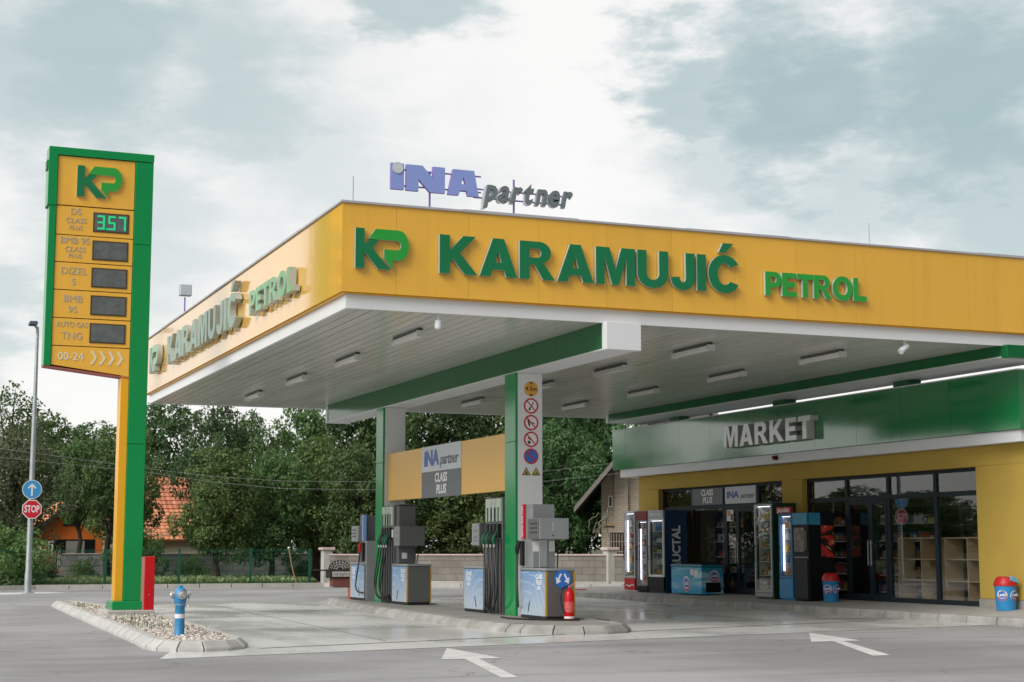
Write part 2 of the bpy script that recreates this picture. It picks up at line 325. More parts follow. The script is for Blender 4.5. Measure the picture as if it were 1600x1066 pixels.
PAINT = node_mat('white road paint', paint_fn)
MESHG = mat('green fence wire', (.008, .10, .055), .5, 0, .1, 5); PINKC = mat('pinkish coping', (.55, .44, .43), .8, 0, .1, 3)
BARK = mat('bark', (.045, .035, .025), .95, 0, .3, 6, .6, 30, (1, 1, .3)); WOODL = mat('light shelf wood', (.36, .26, .155), .6, 0, .12, 3, stretch=(1, 6, 6))
ORANGE = mat('orange render', (.64, .15, .02), .85, 0, .1, 1.5, .2, 60); DKWOOD = mat('dark timber', (.022, .018, .015), .85, 0, .25, 5, .2, 30)
VERGE = mat('weathered bargeboard', (.19, .17, .16), .8, 0, .2, 4); NAVY = mat('navy panel', (.004, .035, .11), .4, 0, .1, 3)
DKGRN = mat('dark green cooler side', (.004, .05, .022), .4, 0, .1, 3); BLACKP = mat('black machine panel', (.008, .009, .011), .45, 0, .1, 3, spec=.2)
CYAN = mat('cyan panel', (.03, .27, .46), .4, 0, .2, 5); ADVERT = node_mat('advert film', advert_fn); FREEZ = node_mat('freezer wrap', freezer_fn); ART = node_mat('swirl print', art_fn)
ASPH = node_mat('asphalt', asphalt_fn); CONCR = node_mat('forecourt concrete', concrete_fn); SOIL = node_mat('soil and grass', soil_fn)
BLOCKW = node_mat('split concrete block', block_fn((.22, .20, .175), (.31, .285, .25), (.17, .16, .145), .42, .21, .009, .7, .5, 'x', .6))
BLOCKG = node_mat('grey concrete block', block_fn((.17, .17, .165), (.25, .25, .245), (.12, .12, .118), .40, .20, .014, .8, .5, 'x', .45))
BRICKP = node_mat('pale brick', block_fn((.46, .38, .29), (.56, .49, .40), (.34, .30, .26), .26, .085, .010, .7, .5, 'x', .75))
BRICKR = node_mat('red brick', block_fn((.20, .05, .035), (.30, .08, .055), (.16, .14, .13), .22, .07, .010, .7, .5, 'x', .6))
TILE = node_mat('terracotta tile', tile_fn((.52, .17, .09), (.62, .27, .16))); TILEO = node_mat('orange clay tile', tile_fn((.62, .22, .10), (.72, .33, .18)))
LEAF_A = node_mat('green leaf', leaf_fn((.060, .115, .034), (.125, .205, .065), (.15, .23, .08)))
LEAF_B = node_mat('dark leaf', leaf_fn((.042, .090, .030), (.092, .165, .055), (.11, .18, .065)))
LEAF_C = node_mat('grey green leaf', leaf_fn((.085, .105, .055), (.15, .17, .09), (.13, .16, .075)))
LEAF_D = node_mat('olive leaf', leaf_fn((.075, .125, .032), (.155, .225, .07), (.18, .25, .085)))
GRASSM = node_mat('grass blade', leaf_fn((.07, .13, .025), (.13, .20, .05), (.16, .20, .08)))
COVERM = node_mat('pale ground leaf', leaf_fn((.20, .29, .11), (.38, .46, .24), (.30, .38, .17)))
STONE = node_mat('gravel stone', lambda nt, p: stone_nodes(nt, p))
PANE = glass('window glass', (.95, .965, .965), .015); PANE2 = glass('cooler glass', (.96, .98, .98), .01)

# ------------------------------------------------------------------ mesh building
class MB:
    def __init__(s): s.v = []; s.f = []; s.m = []; s.mi = 0
    def use(s, i): s.mi = i; return s
    def add(s, vs, fs, m=None):
        b = len(s.v); s.v += [tuple(x) for x in vs]; mi = s.mi if m is None else m
        for f in fs: s.f.append(tuple(b+i for i in f)); s.m.append(mi)
        return s
    def box(s, x0, x1, y0, y1, z0, z1, m=None):
        x0, x1 = sorted((x0, x1)); y0, y1 = sorted((y0, y1)); z0, z1 = sorted((z0, z1))
        return s.add([(x0, y0, z0), (x1, y0, z0), (x1, y1, z0), (x0, y1, z0), (x0, y0, z1), (x1, y0, z1), (x1, y1, z1), (x0, y1, z1)],
                     [(0, 3, 2, 1), (4, 5, 6, 7), (0, 1, 5, 4), (1, 2, 6, 5), (2, 3, 7, 6), (3, 0, 4, 7)], m)
    def prism(s, pts, axis, a0, a1, m=None):
        n = len(pts)
        def P(p, a): return (a, p[0], p[1]) if axis == 'x' else ((p[0], a, p[1]) if axis == 'y' else (p[0], p[1], a))
        vs = [P(p, a0) for p in pts]+[P(p, a1) for p in pts]
        fs = [tuple(range(n)), tuple(reversed(range(n, 2*n)))]+[(i, (i+1) % n, n+(i+1) % n, n+i) for i in range(n)]
        return s.add(vs, fs, m)
    def tube(s, pts, r, n=8, m=None, caps=True):
        pts = [Vector(p) for p in pts]; rs = r if isinstance(r, (list, tuple)) else [r]*len(pts)
        rings = []; prev = None
        for i, p in enumerate(pts):
            t = (pts[min(i+1, len(pts)-1)]-pts[max(i-1, 0)]).normalized()
            a = prev if prev is not None else (Vector((0, 0, 1)) if abs(t.z) < .9 else Vector((1, 0, 0)))
            u = (a-t*a.dot(t)).normalized(); w = t.cross(u); prev = u
            rings.append([p+(u*math.cos(2*math.pi*k/n)+w*math.sin(2*math.pi*k/n))*rs[i] for k in range(n)])
        vs = [q for rg in rings for q in rg]; fs = []
        for i in range(len(pts)-1):
            for k in range(n): fs.append((i*n+k, i*n+(k+1) % n, (i+1)*n+(k+1) % n, (i+1)*n+k))
        if caps: fs += [tuple(reversed(range(n))), tuple(range((len(pts)-1)*n, len(pts)*n))]
        return s.add(vs, fs, m)
    def lathe(s, c, prof, n=20, m=None, axis='z'):
        def P(r, h, k):
            a = 2*math.pi*k/n; q = (r*math.cos(a), r*math.sin(a), h)
            if axis == 'y': q = (q[0], -q[2], q[1])
            if axis == 'x': q = (-q[2], q[0], q[1])
            return (c[0]+q[0], c[1]+q[1], c[2]+q[2])
        vs = [P(r, h, k) for r, h in prof for k in range(n)]; fs = []
        for i in range(len(prof)-1):
            for k in range(n): fs.append((i*n+k, i*n+(k+1) % n, (i+1)*n+(k+1) % n, (i+1)*n+k))
        fs += [tuple(reversed(range(n))), tuple(range((len(prof)-1)*n, len(prof)*n))]
        return s.add(vs, fs, m)
    def mesh(s, me, mtx, m=None):
        return s.add([mtx @ v.co for v in me.vertices], [tuple(p.vertices) for p in me.polygons], m)
    def build(s, name, mats, parent=None, bevel=0, smooth=True, segs=1):
        me = bpy.data.meshes.new(name)
        off = parent_loc(parent)
        me.from_pydata([(x-off[0], y-off[1], z-off[2]) for x, y, z in s.v], [], s.f)
        mats = mats if isinstance(mats, (list, tuple)) else [mats]
        for q in mats: me.materials.append(q)
        me.polygons.foreach_set('material_index', s.m)
        bm = bmesh.new(); bm.from_mesh(me); bmesh.ops.recalc_face_normals(bm, faces=bm.faces)
        if bevel:
            es = [e for e in bm.edges if len(e.link_faces) == 2 and e.calc_face_angle(0) > R(40)]
            bmesh.ops.bevel(bm, geom=es, offset=bevel, segments=segs, affect='EDGES', profile=.6, clamp_overlap=True)
        bm.to_mesh(me); bm.free()
        if smooth:
            me.polygons.foreach_set('use_smooth', [True]*len(me.polygons)); me.set_sharp_from_angle(angle=R(32))
        o = bpy.data.objects.new(name, me); COL.objects.link(o)
        if parent: o.parent = parent
        return o
def parent_loc(p):
    l = Vector((0, 0, 0))
    while p: l += Vector(p.location); p = p.parent
    return l
def tag(o, label=None, cat=None, group=None, kind=None):
    if label: o['label'] = label
    if cat: o['category'] = cat
    if group: o['group'] = group
    if kind: o['kind'] = kind
    return o
def thing(name, label, cat, loc, group=None):
    o = bpy.data.objects.new(name, None); COL.objects.link(o); o.location = loc; o.empty_display_size = .2
    return tag(o, label, cat, group)
def structure(o): o['kind'] = 'structure'; return o
def copy_tree(o, parent=None):
    c = o.copy(); COL.objects.link(c)
    if parent: c.parent = parent
    for ch in list(o.children): copy_tree(ch, c)
    return c

# ------------------------------------------------------------------ lettering
def arc(cx, cy, rx, ry, a0, a1, n=8): return [(cx+rx*math.cos(R(a0+(a1-a0)*i/n)), cy+ry*math.sin(R(a0+(a1-a0)*i/n))) for i in range(n+1)]
GL = {
 'K': (.92, [[(0, 0), (0, 1), (.25, 1), (.25, .60), (.58, 1), (.89, 1), (.50, .55), (.93, 0), (.62, 0), (.33, .38), (.25, .285), (.25, 0)]]),
 'A': (.94, [[(0, 0), (.33, 1), (.61, 1), (.94, 0), (.67, 0), (.61, .18), (.325, .18), (.265, 0)], [(.39, .37), (.55, .37), (.47, .68)]]),
 'R': (.90, [[(0, 0), (0, 1)]+arc(.50, .715, .30, .285, 90, -70, 9)+[(.90, 0), (.60, 0), (.38, .39), (.25, .39), (.25, 0)], [(.25, .81)]+arc(.45, .69, .10, .12, 90, -90, 6)+[(.25, .57)]]),
 'P': (.78, [[(0, 0), (0, 1)]+arc(.47, .67, .32, .33, 90, -90, 10)+[(.25, .34), (.25, 0)], [(.25, .80)]+arc(.42, .67, .12, .13, 90, -90, 6)+[(.25, .54)]]),
 'M': (1.04, [[(0, 0), (0, 1), (.36, 1), (.52, .42), (.68, 1), (1.04, 1), (1.04, 0), (.81, 0), (.81, .74), (.61, 0), (.43, 0), (.23, .74), (.23, 0)]]),
 'U': (.84, [[(0, 1)]+arc(.42, .38, .42, .40, 180, 360, 12)+[(.84, 1), (.59, 1)]+arc(.42, .38, .17, .18, 360, 180, 8)+[(.25, 1)]]),
 'J': (.66, [[(.41, 1), (.66, 1)]+arc(.33, .31, .33, .33, 0, -180, 12)+[(.24, .345)]+arc(.33, .31, .085, .12, 180, 360, 6)]),
 'I': (.25, [[(0, 0), (0, 1), (.25, 1), (.25, 0)]]),
 'C': (.86, [arc(.46, .5, .46, .53, 32, 328, 22)+arc(.46, .5, .20, .30, 318, 42, 14)]),
 'E': (.70, [[(0, 0), (0, 1), (.68, 1), (.68, .79), (.25, .79), (.25, .61), (.63, .61), (.63, .40), (.25, .40), (.25, .21), (.70, .21), (.70, 0)]]),
 'T': (.78, [[(.265, 0), (.265, .77), (0, .77), (0, 1), (.78, 1), (.78, .77), (.515, .77), (.515, 0)]]),
 'L': (.66, [[(0, 0), (0, 1), (.25, 1), (.25, .23), (.66, .23), (.66, 0)]]),
 'O': (1.0, [arc(.5, .5, .5, .53, 0, 360, 28)[:-1], arc(.5, .5, .24, .29, 360, 0, 20)[:-1]]),
 'acute': (.4, [[(0, 1.10), (.12, 1.36), (.42, 1.36), (.18, 1.10)]]),
 'N': (1.5, [[(0, 0), (0, 1), (.62, 1), (1.03, .55), (1.03, 1), (1.5, 1), (1.5, 0), (.92, 0), (.47, .46), (.47, 0)]]),
 'A2': (1.32, [[(0, 0), (.22, 1), (1.12, 1), (1.32, 0), (.86, 0), (.80, .20), (.52, .20), (.46, 0)], [(.57, .45), (.76, .45), (.665, .72)]]),
 'i': (.5, [[(0, 0), (0, 1), (.5, 1), (.5, 0)]]),
}
KP_K = [[(0, 0), (0, 1), (.282, 1), (.282, 0)]]
KP_K2 = [[(.300, .42), (.300, .59), (.44, .715), (.735, .715), (.53, .52), (1.11, 0), (.72, 0)]]
KP_P = [[(.40, .735), (.63, 1)]+arc(1.36, .62, .33, .38, 90, -90, 14)+[(1.17, .24), (1.17, .01), (.905, .29), (.905, .50)]+arc(1.33, .62, .11, .118, -90, 90, 8)]
KP_ST = [[(0, 0), (0, 1), (.282, 1), (.282, .59), (.44, .715), (.735, .715), (.53, .52), (1.11, 0), (.72, 0), (.282, .42), (.282, 0)]]
DG = None
def contour_mesh(contours, depth, sx=1, sy=1, ox=0, oy=0, shear=0):
    cu = bpy.data.curves.new('contour', 'CURVE'); cu.dimensions = '2D'; cu.fill_mode = 'BOTH'; cu.extrude = depth/2
    for c in contours:
        sp = cu.splines.new('POLY'); sp.points.add(len(c)-1); sp.use_cyclic_u = True
        for q, (x, y) in zip(sp.points, c): q.co = (ox+sx*x+shear*y*sy, oy+sy*y, 0, 1)
    return curve_mesh(cu)
def curve_mesh(cu):
    o = bpy.data.objects.new('temporary', cu); COL.objects.link(o)
    bpy.context.view_layer.update(); dg = bpy.context.evaluated_depsgraph_get()
    me = bpy.data.meshes.new_from_object(o.evaluated_get(dg)); bpy.data.objects.remove(o); bpy.data.curves.remove(cu); return me
def font_mesh(txt, size, depth=.004, bold=0.0, shear=0.0, align='CENTER', spacing=1.0, lines=1.0):
    cu = bpy.data.curves.new('text', 'FONT'); cu.body = txt; cu.size = size; cu.extrude = depth/2; cu.offset = bold*size; cu.shear = shear
    cu.align_x = align; cu.align_y = 'CENTER'; cu.space_character = spacing; cu.space_line = lines; cu.resolution_u = 3
    return curve_mesh(cu)
FACE_Y = Matrix.Rotation(R(90), 4, 'X')                                    # drawn plane faces -Y
FACE_X = Matrix.Rotation(R(-90), 4, 'Z') @ Matrix.Rotation(R(90), 4, 'X')   # drawn plane faces -X
def face(kind, loc, sx=1.0): return Matrix.Translation(loc) @ (FACE_Y if kind == 'y' else FACE_X) @ Matrix.Diagonal((sx, 1, 1, 1))
def add_split(b, me, mtx, front=0, side=1):
    """adds a lettering mesh; its front and back take one material slot, its edges another"""
    vs = [mtx @ v.co for v in me.vertices]; base = len(b.v); b.v += [tuple(v) for v in vs]
    for p in me.polygons:
        b.f.append(tuple(base+i for i in p.vertices)); b.m.append(front if abs(p.normal.z) > .7 else side)
def bounds_x(me): xs = [v.co.x for v in me.vertices]; return min(xs), max(xs)
def text_part(name, txt, size, kind, loc, m, parent, bold=.0, shear=0, depth=.006, width=None, maxw=None, spacing=1.0, lines=1.0, rot=0):
    me = font_mesh(txt, size, depth, bold, shear, spacing=spacing, lines=lines)
    sx = 1.0
    if width:
        a, b_ = bounds_x(me); sx = width/(b_-a)
    if maxw:
        a, b_ = bounds_x(me); sx = min(1.0, maxw/(b_-a))
    mt = face(kind, loc) @ Matrix.Rotation(R(rot), 4, 'Z') @ Matrix.Diagonal((sx, 1, 1, 1))
    b = MB(); b.mesh(me, mt); bpy.data.meshes.remove(me)
    return b.build(name, m, parent, smooth=False)
def letter_row(parent, word, kind, start, height, total, depth, face_mat, gap=.12, narrow=None, side=None):
    """channel letters, each a part of its own; start = lower left point of the row"""
    units = []; w = 0
    for ch in word:
        g = 'C' if ch == 'Ć' else ch
        units.append((ch, g, w)); w += GL[g][0]+gap
    w -= gap; sx = total/w; dirv = Vector((1, 0, 0)) if kind == 'y' else Vector((0, -1, 0))
    for ch, g, u in units:
        me = contour_mesh(GL[g][1], depth, sx, height); b = MB(); mt = face(kind, Vector(start)+dirv*(u*sx))
        add_split(b, me, mt); bpy.data.meshes.remove(me)
        if ch == 'Ć':
            me = contour_mesh(GL['acute'][1], depth, sx, height, .30*sx, 0); add_split(b, me, mt); bpy.data.meshes.remove(me)
        b.build('letter', [face_mat, side or RETURN], parent, smooth=False)
def emblem(parent, kind, start, w, h, depth):
    sx = w/1.69
    for nm, cs, mt_ in (('emblem_letter', KP_ST, GRN_D), ('emblem_letter', KP_P, GRN_L)):
        me = contour_mesh(cs, depth, sx, h); b = MB(); add_split(b, me, face(kind, start)); bpy.data.meshes.remove(me)
        b.build(nm, [mt_, RETURN], parent, smooth=False)

# ------------------------------------------------------------------ ground, road, forecourt, kerbs
def sheet(name, pts, z, m):
    b = MB(); b.add([(x, y, z) for x, y in pts], [tuple(range(len(pts)))]); return structure(b.build(name, m, smooth=False))
sheet('ground', [(-1500, -400), (1500, -400), (1500, 2500), (-1500, 2500)], -.02, SOIL)
sheet('road', [(-90, -40), (90, -40), (90, 41), (24.6, 44.4), (14.4, 50.6), (5.0, 50.9), (2.2, 49.6), (-90, 36)], 0, ASPH)
sheet('forecourt', [(3.25, 18.56), (10.1, 20.15), (17.6, 21.75), (17.6, 40.0), (16.4, 39.6), (10.3, 37.5), (6.3, 36.4), (4.45, 35.9), (3.7, 20.2)], .004, CONCR)
def strip(b, p, q, w, z0, z1):
    d = Vector((q[0]-p[0], q[1]-p[1])).normalized(); n = Vector((-d.y, d.x))*w/2
    b.prism([(p[0]+n.x, p[1]+n.y), (q[0]+n.x, q[1]+n.y), (q[0]-n.x, q[1]-n.y), (p[0]-n.x, p[1]-n.y)], 'z', z0, z1)
b = MB(); strip(b, (4.75, 20.05), (16.4, 23.70), .07, -.01, .007)
structure(b.build('drain_channel', mat('drain grate', (.13, .12, .11), .7, .2, .3, 30), smooth=False))
b = MB()
for p, q in (((8.9, 29.0), (4.9, 29.4)), ((9.0, 24.4), (4.85, 24.6)), ((12.1, 29.0), (17.3, 28.7)), ((12.1, 33.8), (17.3, 33.6)), ((12.1, 24.9), (17.3, 24.4)), ((6.7, 21.0), (7.4, 36.6)), ((14.6, 23.4), (14.9, 38.6))): strip(b, p, q, .018, -.01, .0065)
structure(b.build('expansion_joint', mat('joint filler', (.14, .14, .135), .9, 0, .2, 5), smooth=False))

def kerb(name, pts, closed=True, seg=.5, h=.12, w=.26, slope=.09, gap=.022, m=KERB, z0=-.02, seed=1):
    """row of kerb stones along the outer line pts; the inside lies to the left of the walking direction"""
    rnd = random.Random(seed); P = [Vector(p) for p in pts]; n = len(P); mit = []
    for i in range(n):
        a = P[i]-P[i-1] if (closed or i) else P[1]-P[0]; c = P[(i+1) % n]-P[i] if (closed or i < n-1) else P[-1]-P[-2]
        na = Vector((-a.y, a.x)).normalized(); nb = Vector((-c.y, c.x)).normalized(); k = (na+nb).normalized(); mit.append(k/max(.5, k.dot(na)))
    prof = [(0, z0), (0, h*.35), (slope, h), (w, h+.004), (w, z0)]
    b = MB(); segs = n if closed else n-1
    for i in range(segs):
        p, q = P[i], P[(i+1) % n]; mp, mq = mit[i], mit[(i+1) % n]; Ln = (q-p).length; k = max(1, round(Ln/seg))
        for j in range(k):
            u0 = j/k+gap/2/Ln; u1 = (j+1)/k-gap/2/Ln; dz = rnd.uniform(-.004, .004); dx = rnd.uniform(-.004, .004); vs = []
            for u in (u0, u1):
                c0 = p.lerp(q, u); m0 = mp.lerp(mq, u)
                vs += [((c0+m0*(d+dx)).x, (c0+m0*(d+dx)).y, z+(dz if z > 0 else 0)) for d, z in prof]
            K = len(prof)
            b.add(vs, [tuple(range(K)), tuple(reversed(range(K, 2*K)))]+[(a, (a+1) % K, K+(a+1) % K, K+a) for a in range(K)])
    o = structure(b.build(name, m, bevel=.006)); return o, P, mit
def inner(P, mit, d): return [tuple((p+m_*d)) for p, m_ in zip(P, mit)]
# gravel bed with the price sign
med = [(3.97, 36.0), (3.80, 31.5), (3.55, 24.0), (3.40, 20.4), (3.46, 20.0), (3.66, 19.74), (3.98, 19.66), (4.32, 19.80), (4.55, 20.06), (4.70, 20.5), (4.86, 23.0), (4.98, 28.0), (4.80, 33.5), (4.50, 36.2), (4.22, 36.35)]
o, P, mit = kerb('kerb', med, seg=.34, w=.20, slope=.10, h=.125)
bed = inner(P, mit, .17)
sheet('gravel_bed', bed, .098, mat('gravel base', (.30, .27, .24), .95, 0, .35, 30, .8, 40))
def inside(pt, poly):
    x, y = pt; r = False; j = len(poly)-1
    for i in range(len(poly)):
        xi, yi = poly[i]; xj, yj = poly[j]
        if (yi > y) != (yj > y) and x < (xj-xi)*(y-yi)/(yj-yi)+xi: r = not r
        j = i
    return r
rnd = random.Random(4); b = MB(); cnt = 0
while cnt < 9000:
    x, y = rnd.uniform(3.4, 5), 19.7+16.6*rnd.random()**1.25
    if not inside((x, y), bed): continue
    s_ = rnd.uniform(.012, .034); a = rnd.uniform(0, 6.3); z = .10+s_*.35; ca, sa = math.cos(a), math.sin(a)
    e1, e2, e3 = s_*rnd.uniform(.8, 1.3), s_*rnd.uniform(.6, 1), s_*rnd.uniform(.45, .8)
    b.add([(x+ca*e1, y+sa*e1, z), (x-sa*e2, y+ca*e2, z), (x-ca*e1, y-sa*e1, z), (x+sa*e2, y-ca*e2, z), (x+ca*e1*.3, y+sa*e1*.3, z+e3), (x-ca*e1*.3-sa*e2*.3, y-sa*e1*.3+ca*e2*.3, z+e3*.9)],
          [(0, 1, 4), (1, 5, 4), (1, 2, 5), (2, 3, 5), (3, 4, 5), (3, 0, 4)]); cnt += 1
tag(b.build('gravel', STONE, smooth=False), 'pale mixed gravel filling the kerbed bed round the price sign', 'gravel', kind='stuff')
b = MB()
for k in range(260):
    cx, cy = rnd.choice(((4.05, 26.2), (4.1, 23.9), (4.3, 22.8), (3.85, 25.0), (4.05, 32.5), (4.5, 27.3)))
    x, y = cx+rnd.gauss(0, .22), cy+rnd.gauss(0, .35)
    if not inside((x, y), bed): continue
    h_ = rnd.uniform(.04, .13); a = rnd.uniform(0, 6.3); l = rnd.uniform(.01, .06)
    b.add([(x-.008*math.sin(a), y+.008*math.cos(a), .1), (x+.008*math.sin(a), y-.008*math.cos(a), .1), (x+l*math.cos(a), y+l*math.sin(a), .1+h_)], [(0, 1, 2)])
tag(b.build('weeds', GRASSM, smooth=False), 'sparse green weeds sprouting through the gravel bed', 'weeds', kind='stuff')
# pump island
isl = [(10.15, 36.15), (9.98, 35.9), (9.70, 33.8), (9.35, 31.0), (9.08, 27.5), (8.96, 24.0), (8.97, 22.9), (9.10, 22.1), (9.42, 21.62), (9.85, 21.45), (10.25, 21.45), (10.62, 21.62), (10.92, 22.1), (11.04, 22.9), (11.06, 24.0), (11.10, 30.0), (11.08, 34.5), (10.95, 35.7), (10.7, 36.15)]
o, P, mit = kerb('kerb', isl, seg=.5, w=.26, slope=.10, h=.125, m=KERB_D, seed=3)
b = MB(); b.prism(inner(P, mit, .24), 'z', -.02, .12); structure(b.build('pump_island', CONCD, smooth=False))
# pavement in front of the shop
pk = [(24.0, 20.4), (18.0, 20.45), (17.55, 20.6), (17.3, 20.95), (17.28, 21.6), (17.2, 30.0), (17.15, 38.8), (17.35, 39.8), (17.9, 40.4), (18.8, 40.6), (26.0, 40.6)]
o, P, mit = kerb('kerb', list(reversed(pk)), closed=False, seg=.8, w=.16, slope=.035, h=.13, m=KERB_D, seed=5)
b = MB(); b.add([(17.42, 21.0, .128), (18.66, 20.7, .20), (18.66, 40.3, .20), (17.33, 38.9, .128), (17.48, 39.7, .13), (17.95, 40.25, .16), (17.42, 20.9, .13), (17.65, 20.72, .14), (18.0, 20.6, .16), (27, 20.6, .2), (27, 40.4, .2)],
    [(0, 1, 2, 5, 4, 3), (0, 6, 7, 8, 1), (1, 8, 9, 10, 2)])
structure(b.build('pavement', PAVE, smooth=False))
# far kerb along the fence and wall
fk = [(24.9, 43.9), (14.4, 50.35), (14.1, 50.75), (5.1, 51.0), (3.9, 50.6), (2.4, 49.5), (-30, 44.5)]
kerb('kerb', fk, closed=False, seg=1.0, w=.18, slope=.02, h=.13, m=CONC, seed=6, z0=-.02)
# painted arrows on the road and a worn mark by the far junction
def paint(pts): sheet('road_marking', pts, .004, PAINT)
for pts in ([(13.16, 20.71), (11.9, 18.68), (12.25, 18.69), (11.05, 16.04), (11.30, 16.04), (12.40, 18.67), (12.70, 18.68)],
            [(6.95, 19.28), (6.18, 17.33), (6.46, 17.32), (5.86, 14.70), (6.03, 14.68), (6.62, 17.29), (6.90, 17.28)],
            [(3.3, 45.2), (5.6, 46.5), (5.2, 47.6), (3.1, 47.2)]): paint(pts)

# ------------------------------------------------------------------ price sign (totem)
T = thing('price_totem', 'tall green and yellow fuel price sign standing in the gravel bed', 'price sign', (4.4, 28.75, .19))
b = MB(); b.box(4.02, 4.82, 28.1, 29.3, .05, .19); b.build('footing', CONC, T, bevel=.012)
b = MB(); b.box(4.14, 4.76, 28.4, 29.1, .19, .335); b.build('base', GRN_T, T, bevel=.01)
b = MB(); b.box(4.345, 4.66, 28.57, 28.95, .335, 3.05); b.box(4.345, 4.66, 28.57, 28.95, 3.056, 6.6); b.box(4.345, 4.66, 28.57, 28.95, 6.606, 8.10); b.build('pole', GRN_T, T, bevel=.006)
b = MB(); b.box(4.20, 4.343, 28.6, 28.93, .335, 4.28); b.build('pole', YPOLE, T, bevel=.006)
b = MB(); b.prism([(2.90, 4.40), (2.90, 8.12), (4.345, 8.12), (4.345, 4.24)], 'y', 28.625, 28.94); b.build('back_box', DARK, T)
b = MB(); b.prism([(2.875, 4.385), (2.875, 7.20), (2.995, 7.20), (2.995, 4.372)], 'y', 28.57, 28.95); b.build('side_frame', GRN_T, T, bevel=.006)
b = MB(); b.prism([(2.84, 7.2), (2.84, 8.25), (4.665, 8.25), (4.665, 8.11), (2.995, 8.11), (2.995, 7.2)], 'y', 28.555, 28.965); b.build('top_frame', GRN_T, T, bevel=.006)
b = MB()
for k in range(4): b.box(2.815, 2.845, 28.62, 28.9, 7.86+k*.045, 7.88+k*.045)
b.build('louvre', GRN_T, T)
rows = [(7.225, 8.10), (6.70, 7.205), (6.215, 6.685), (5.725, 6.20), (5.23, 5.71), (4.74, 5.215)]
txts = [None, (('D5', .13, .16), ('CLASS', .105, 0), ('PLUS', .085, -.125)), (('BMB 95', .13, .145), ('CLASS', .105, -.01), ('PLUS', .085, -.125)), (('DIZEL', .14, .09), ('5', .13, -.10)), (('BMB', .14, .09), ('95', .13, -.10)), (('AUTO GAS', .105, .13), ('TNG', .14, -.07))]
pr = []
def seven(b, ch, x, z, w, h, t=.022):
    S = {'3': 'abgcd', '5': 'afgcd', '7': 'abc'}[ch]; m2 = z+h/2; y0, y1 = 28.572, 28.578
    def dots(xa, za, xb, zb):
        n = 5
        for i in range(n):
            u = i/(n-1); b.box(xa+(xb-xa)*u-.016, xa+(xb-xa)*u+.016, y0-.001*(i % 2), y1, za+(zb-za)*u-.016, za+(zb-za)*u+.016)
    seg = dict(a=(x, z+h, x+w, z+h), b=(x+w, m2, x+w, z+h), c=(x+w, z, x+w, m2), d=(x, z, x+w, z), e=(x, z, x, m2), f=(x, m2, x, z+h), g=(x, m2, x+w, m2))
    for k in S: dots(*seg[k])
for i, (z0, z1) in enumerate(rows):
    b = MB(); b.box(3.003, 4.337, 28.595, 28.63, z0, z1); p = b.build('emblem_panel' if i == 0 else 'price_panel', YEL, T, bevel=.003)
    if i == 0: emblem(p, 'y', (3.33, 28.575, 7.385), .78, .56, .06); continue
    zc = (z0+z1)/2
    for t, s_, dz in txts[i]: text_part('lettering', t, s_*1.25, 'y', (3.335, 28.592, zc+dz), LETS, p, .0, depth=.012, shear=.15 if t in ('CLASS', 'PLUS') else 0, maxw=.53)
    b = MB(); b.box(3.635, 4.255, 28.583, 28.6, zc-.175, zc+.175); b.use(1).box(3.66, 4.23, 28.579, 28.59, zc-.15, zc+.15); b.build('display', [DISPF, DISP], p)
    if i == 1:
        for ch, x in (('3', 3.725), ('5', 3.91), ('7', 4.09)):
            b = MB(); seven(b, ch, x, zc-.11, .095, .22)
            b.build('price_digit', LED, p)
        b = MB(); b.box(3.856, 3.884, 28.572, 28.578, zc-.124, zc-.096); b.build('decimal_point', LED, p)
b = MB(); b.prism([(3.003, 4.40), (3.003, 4.725), (4.337, 4.725), (4.337, 4.235)], 'y', 28.595, 28.63); p = b.build('hours_panel', YEL, T, bevel=.003)
text_part('lettering', '00-24', .19, 'y', (3.33, 28.592, 4.545), CHEV, p, .01, depth=.01)
b = MB()
for k in range(4):
    x = 3.66+k*.15; b.prism([(x, 4.665), (x+.045, 4.665), (x+.12, 4.545), (x+.045, 4.425), (x, 4.425), (x+.075, 4.545)], 'y', 28.587, 28.597)
b.build('chevrons', CHEV, p)
b = MB(); b.prism([(2.88, 4.366), (2.88, 4.384), (4.343, 4.222), (4.343, 4.204)], 'y', 28.59, 28.94); b.build('bottom_trim', mat('reddish trim', (.40, .10, .08), .5), T)

# red slab and hydrant
S_ = thing('red_box_column', 'plain red upright slab beside the green pole of the price sign', 'column', (4.74, 28.4, .19))
b = MB(); b.box(4.655, 4.83, 28.27, 28.62, .115, 1.10); b.build('body', RED, S_, bevel=.008)
b = MB(); b.box(4.648, 4.656, 28.28, 28.61, .125, 1.09); b.build('side_panel', RED_D, S_)
b = MB(); b.lathe((4.742, 28.268, .45), [(.008, 0), (.008, .006)], 10, axis='y'); b.lathe((4.70, 28.268, .17), [(.01, 0), (.01, .006)], 10, axis='y'); b.lathe((4.75, 28.268, .165), [(.01, 0), (.01, .006)], 10, axis='y'); b.build('bolt', ALU, S_)
H = thing('fire_hydrant', 'blue standpipe hydrant with metal caps standing in the gravel', 'hydrant', (4.0, 21.42, .1))
b = MB(); b.lathe((4, 21.42, .08), [(.075, 0), (.075, .03), (.064, .05), (.064, .40), (.07, .41), (.07, .44), (.064, .45), (.066, .50)], 24); b.build('standpipe', HYDB, H)
b = MB(); b.lathe((4, 21.42, .5), [(.06, 0), (.072, .02), (.082, .06), (.088, .11), (.085, .16), (.07, .20), (.045, .225), (.03, .23), (.03, .255), (.012, .262)], 24); b.build('head', HYDB, H)
b = MB(); b.lathe((4, 21.42, .335), [(.0655, 0), (.0655, .055)], 24); b.build('reflective_band', SIGNW, H)
b = MB(); b.lathe((4, 21.42, .505), [(.068, 0), (.072, .006), (.072, .02), (.068, .026)], 24); b.build('collar', STEEL, H)
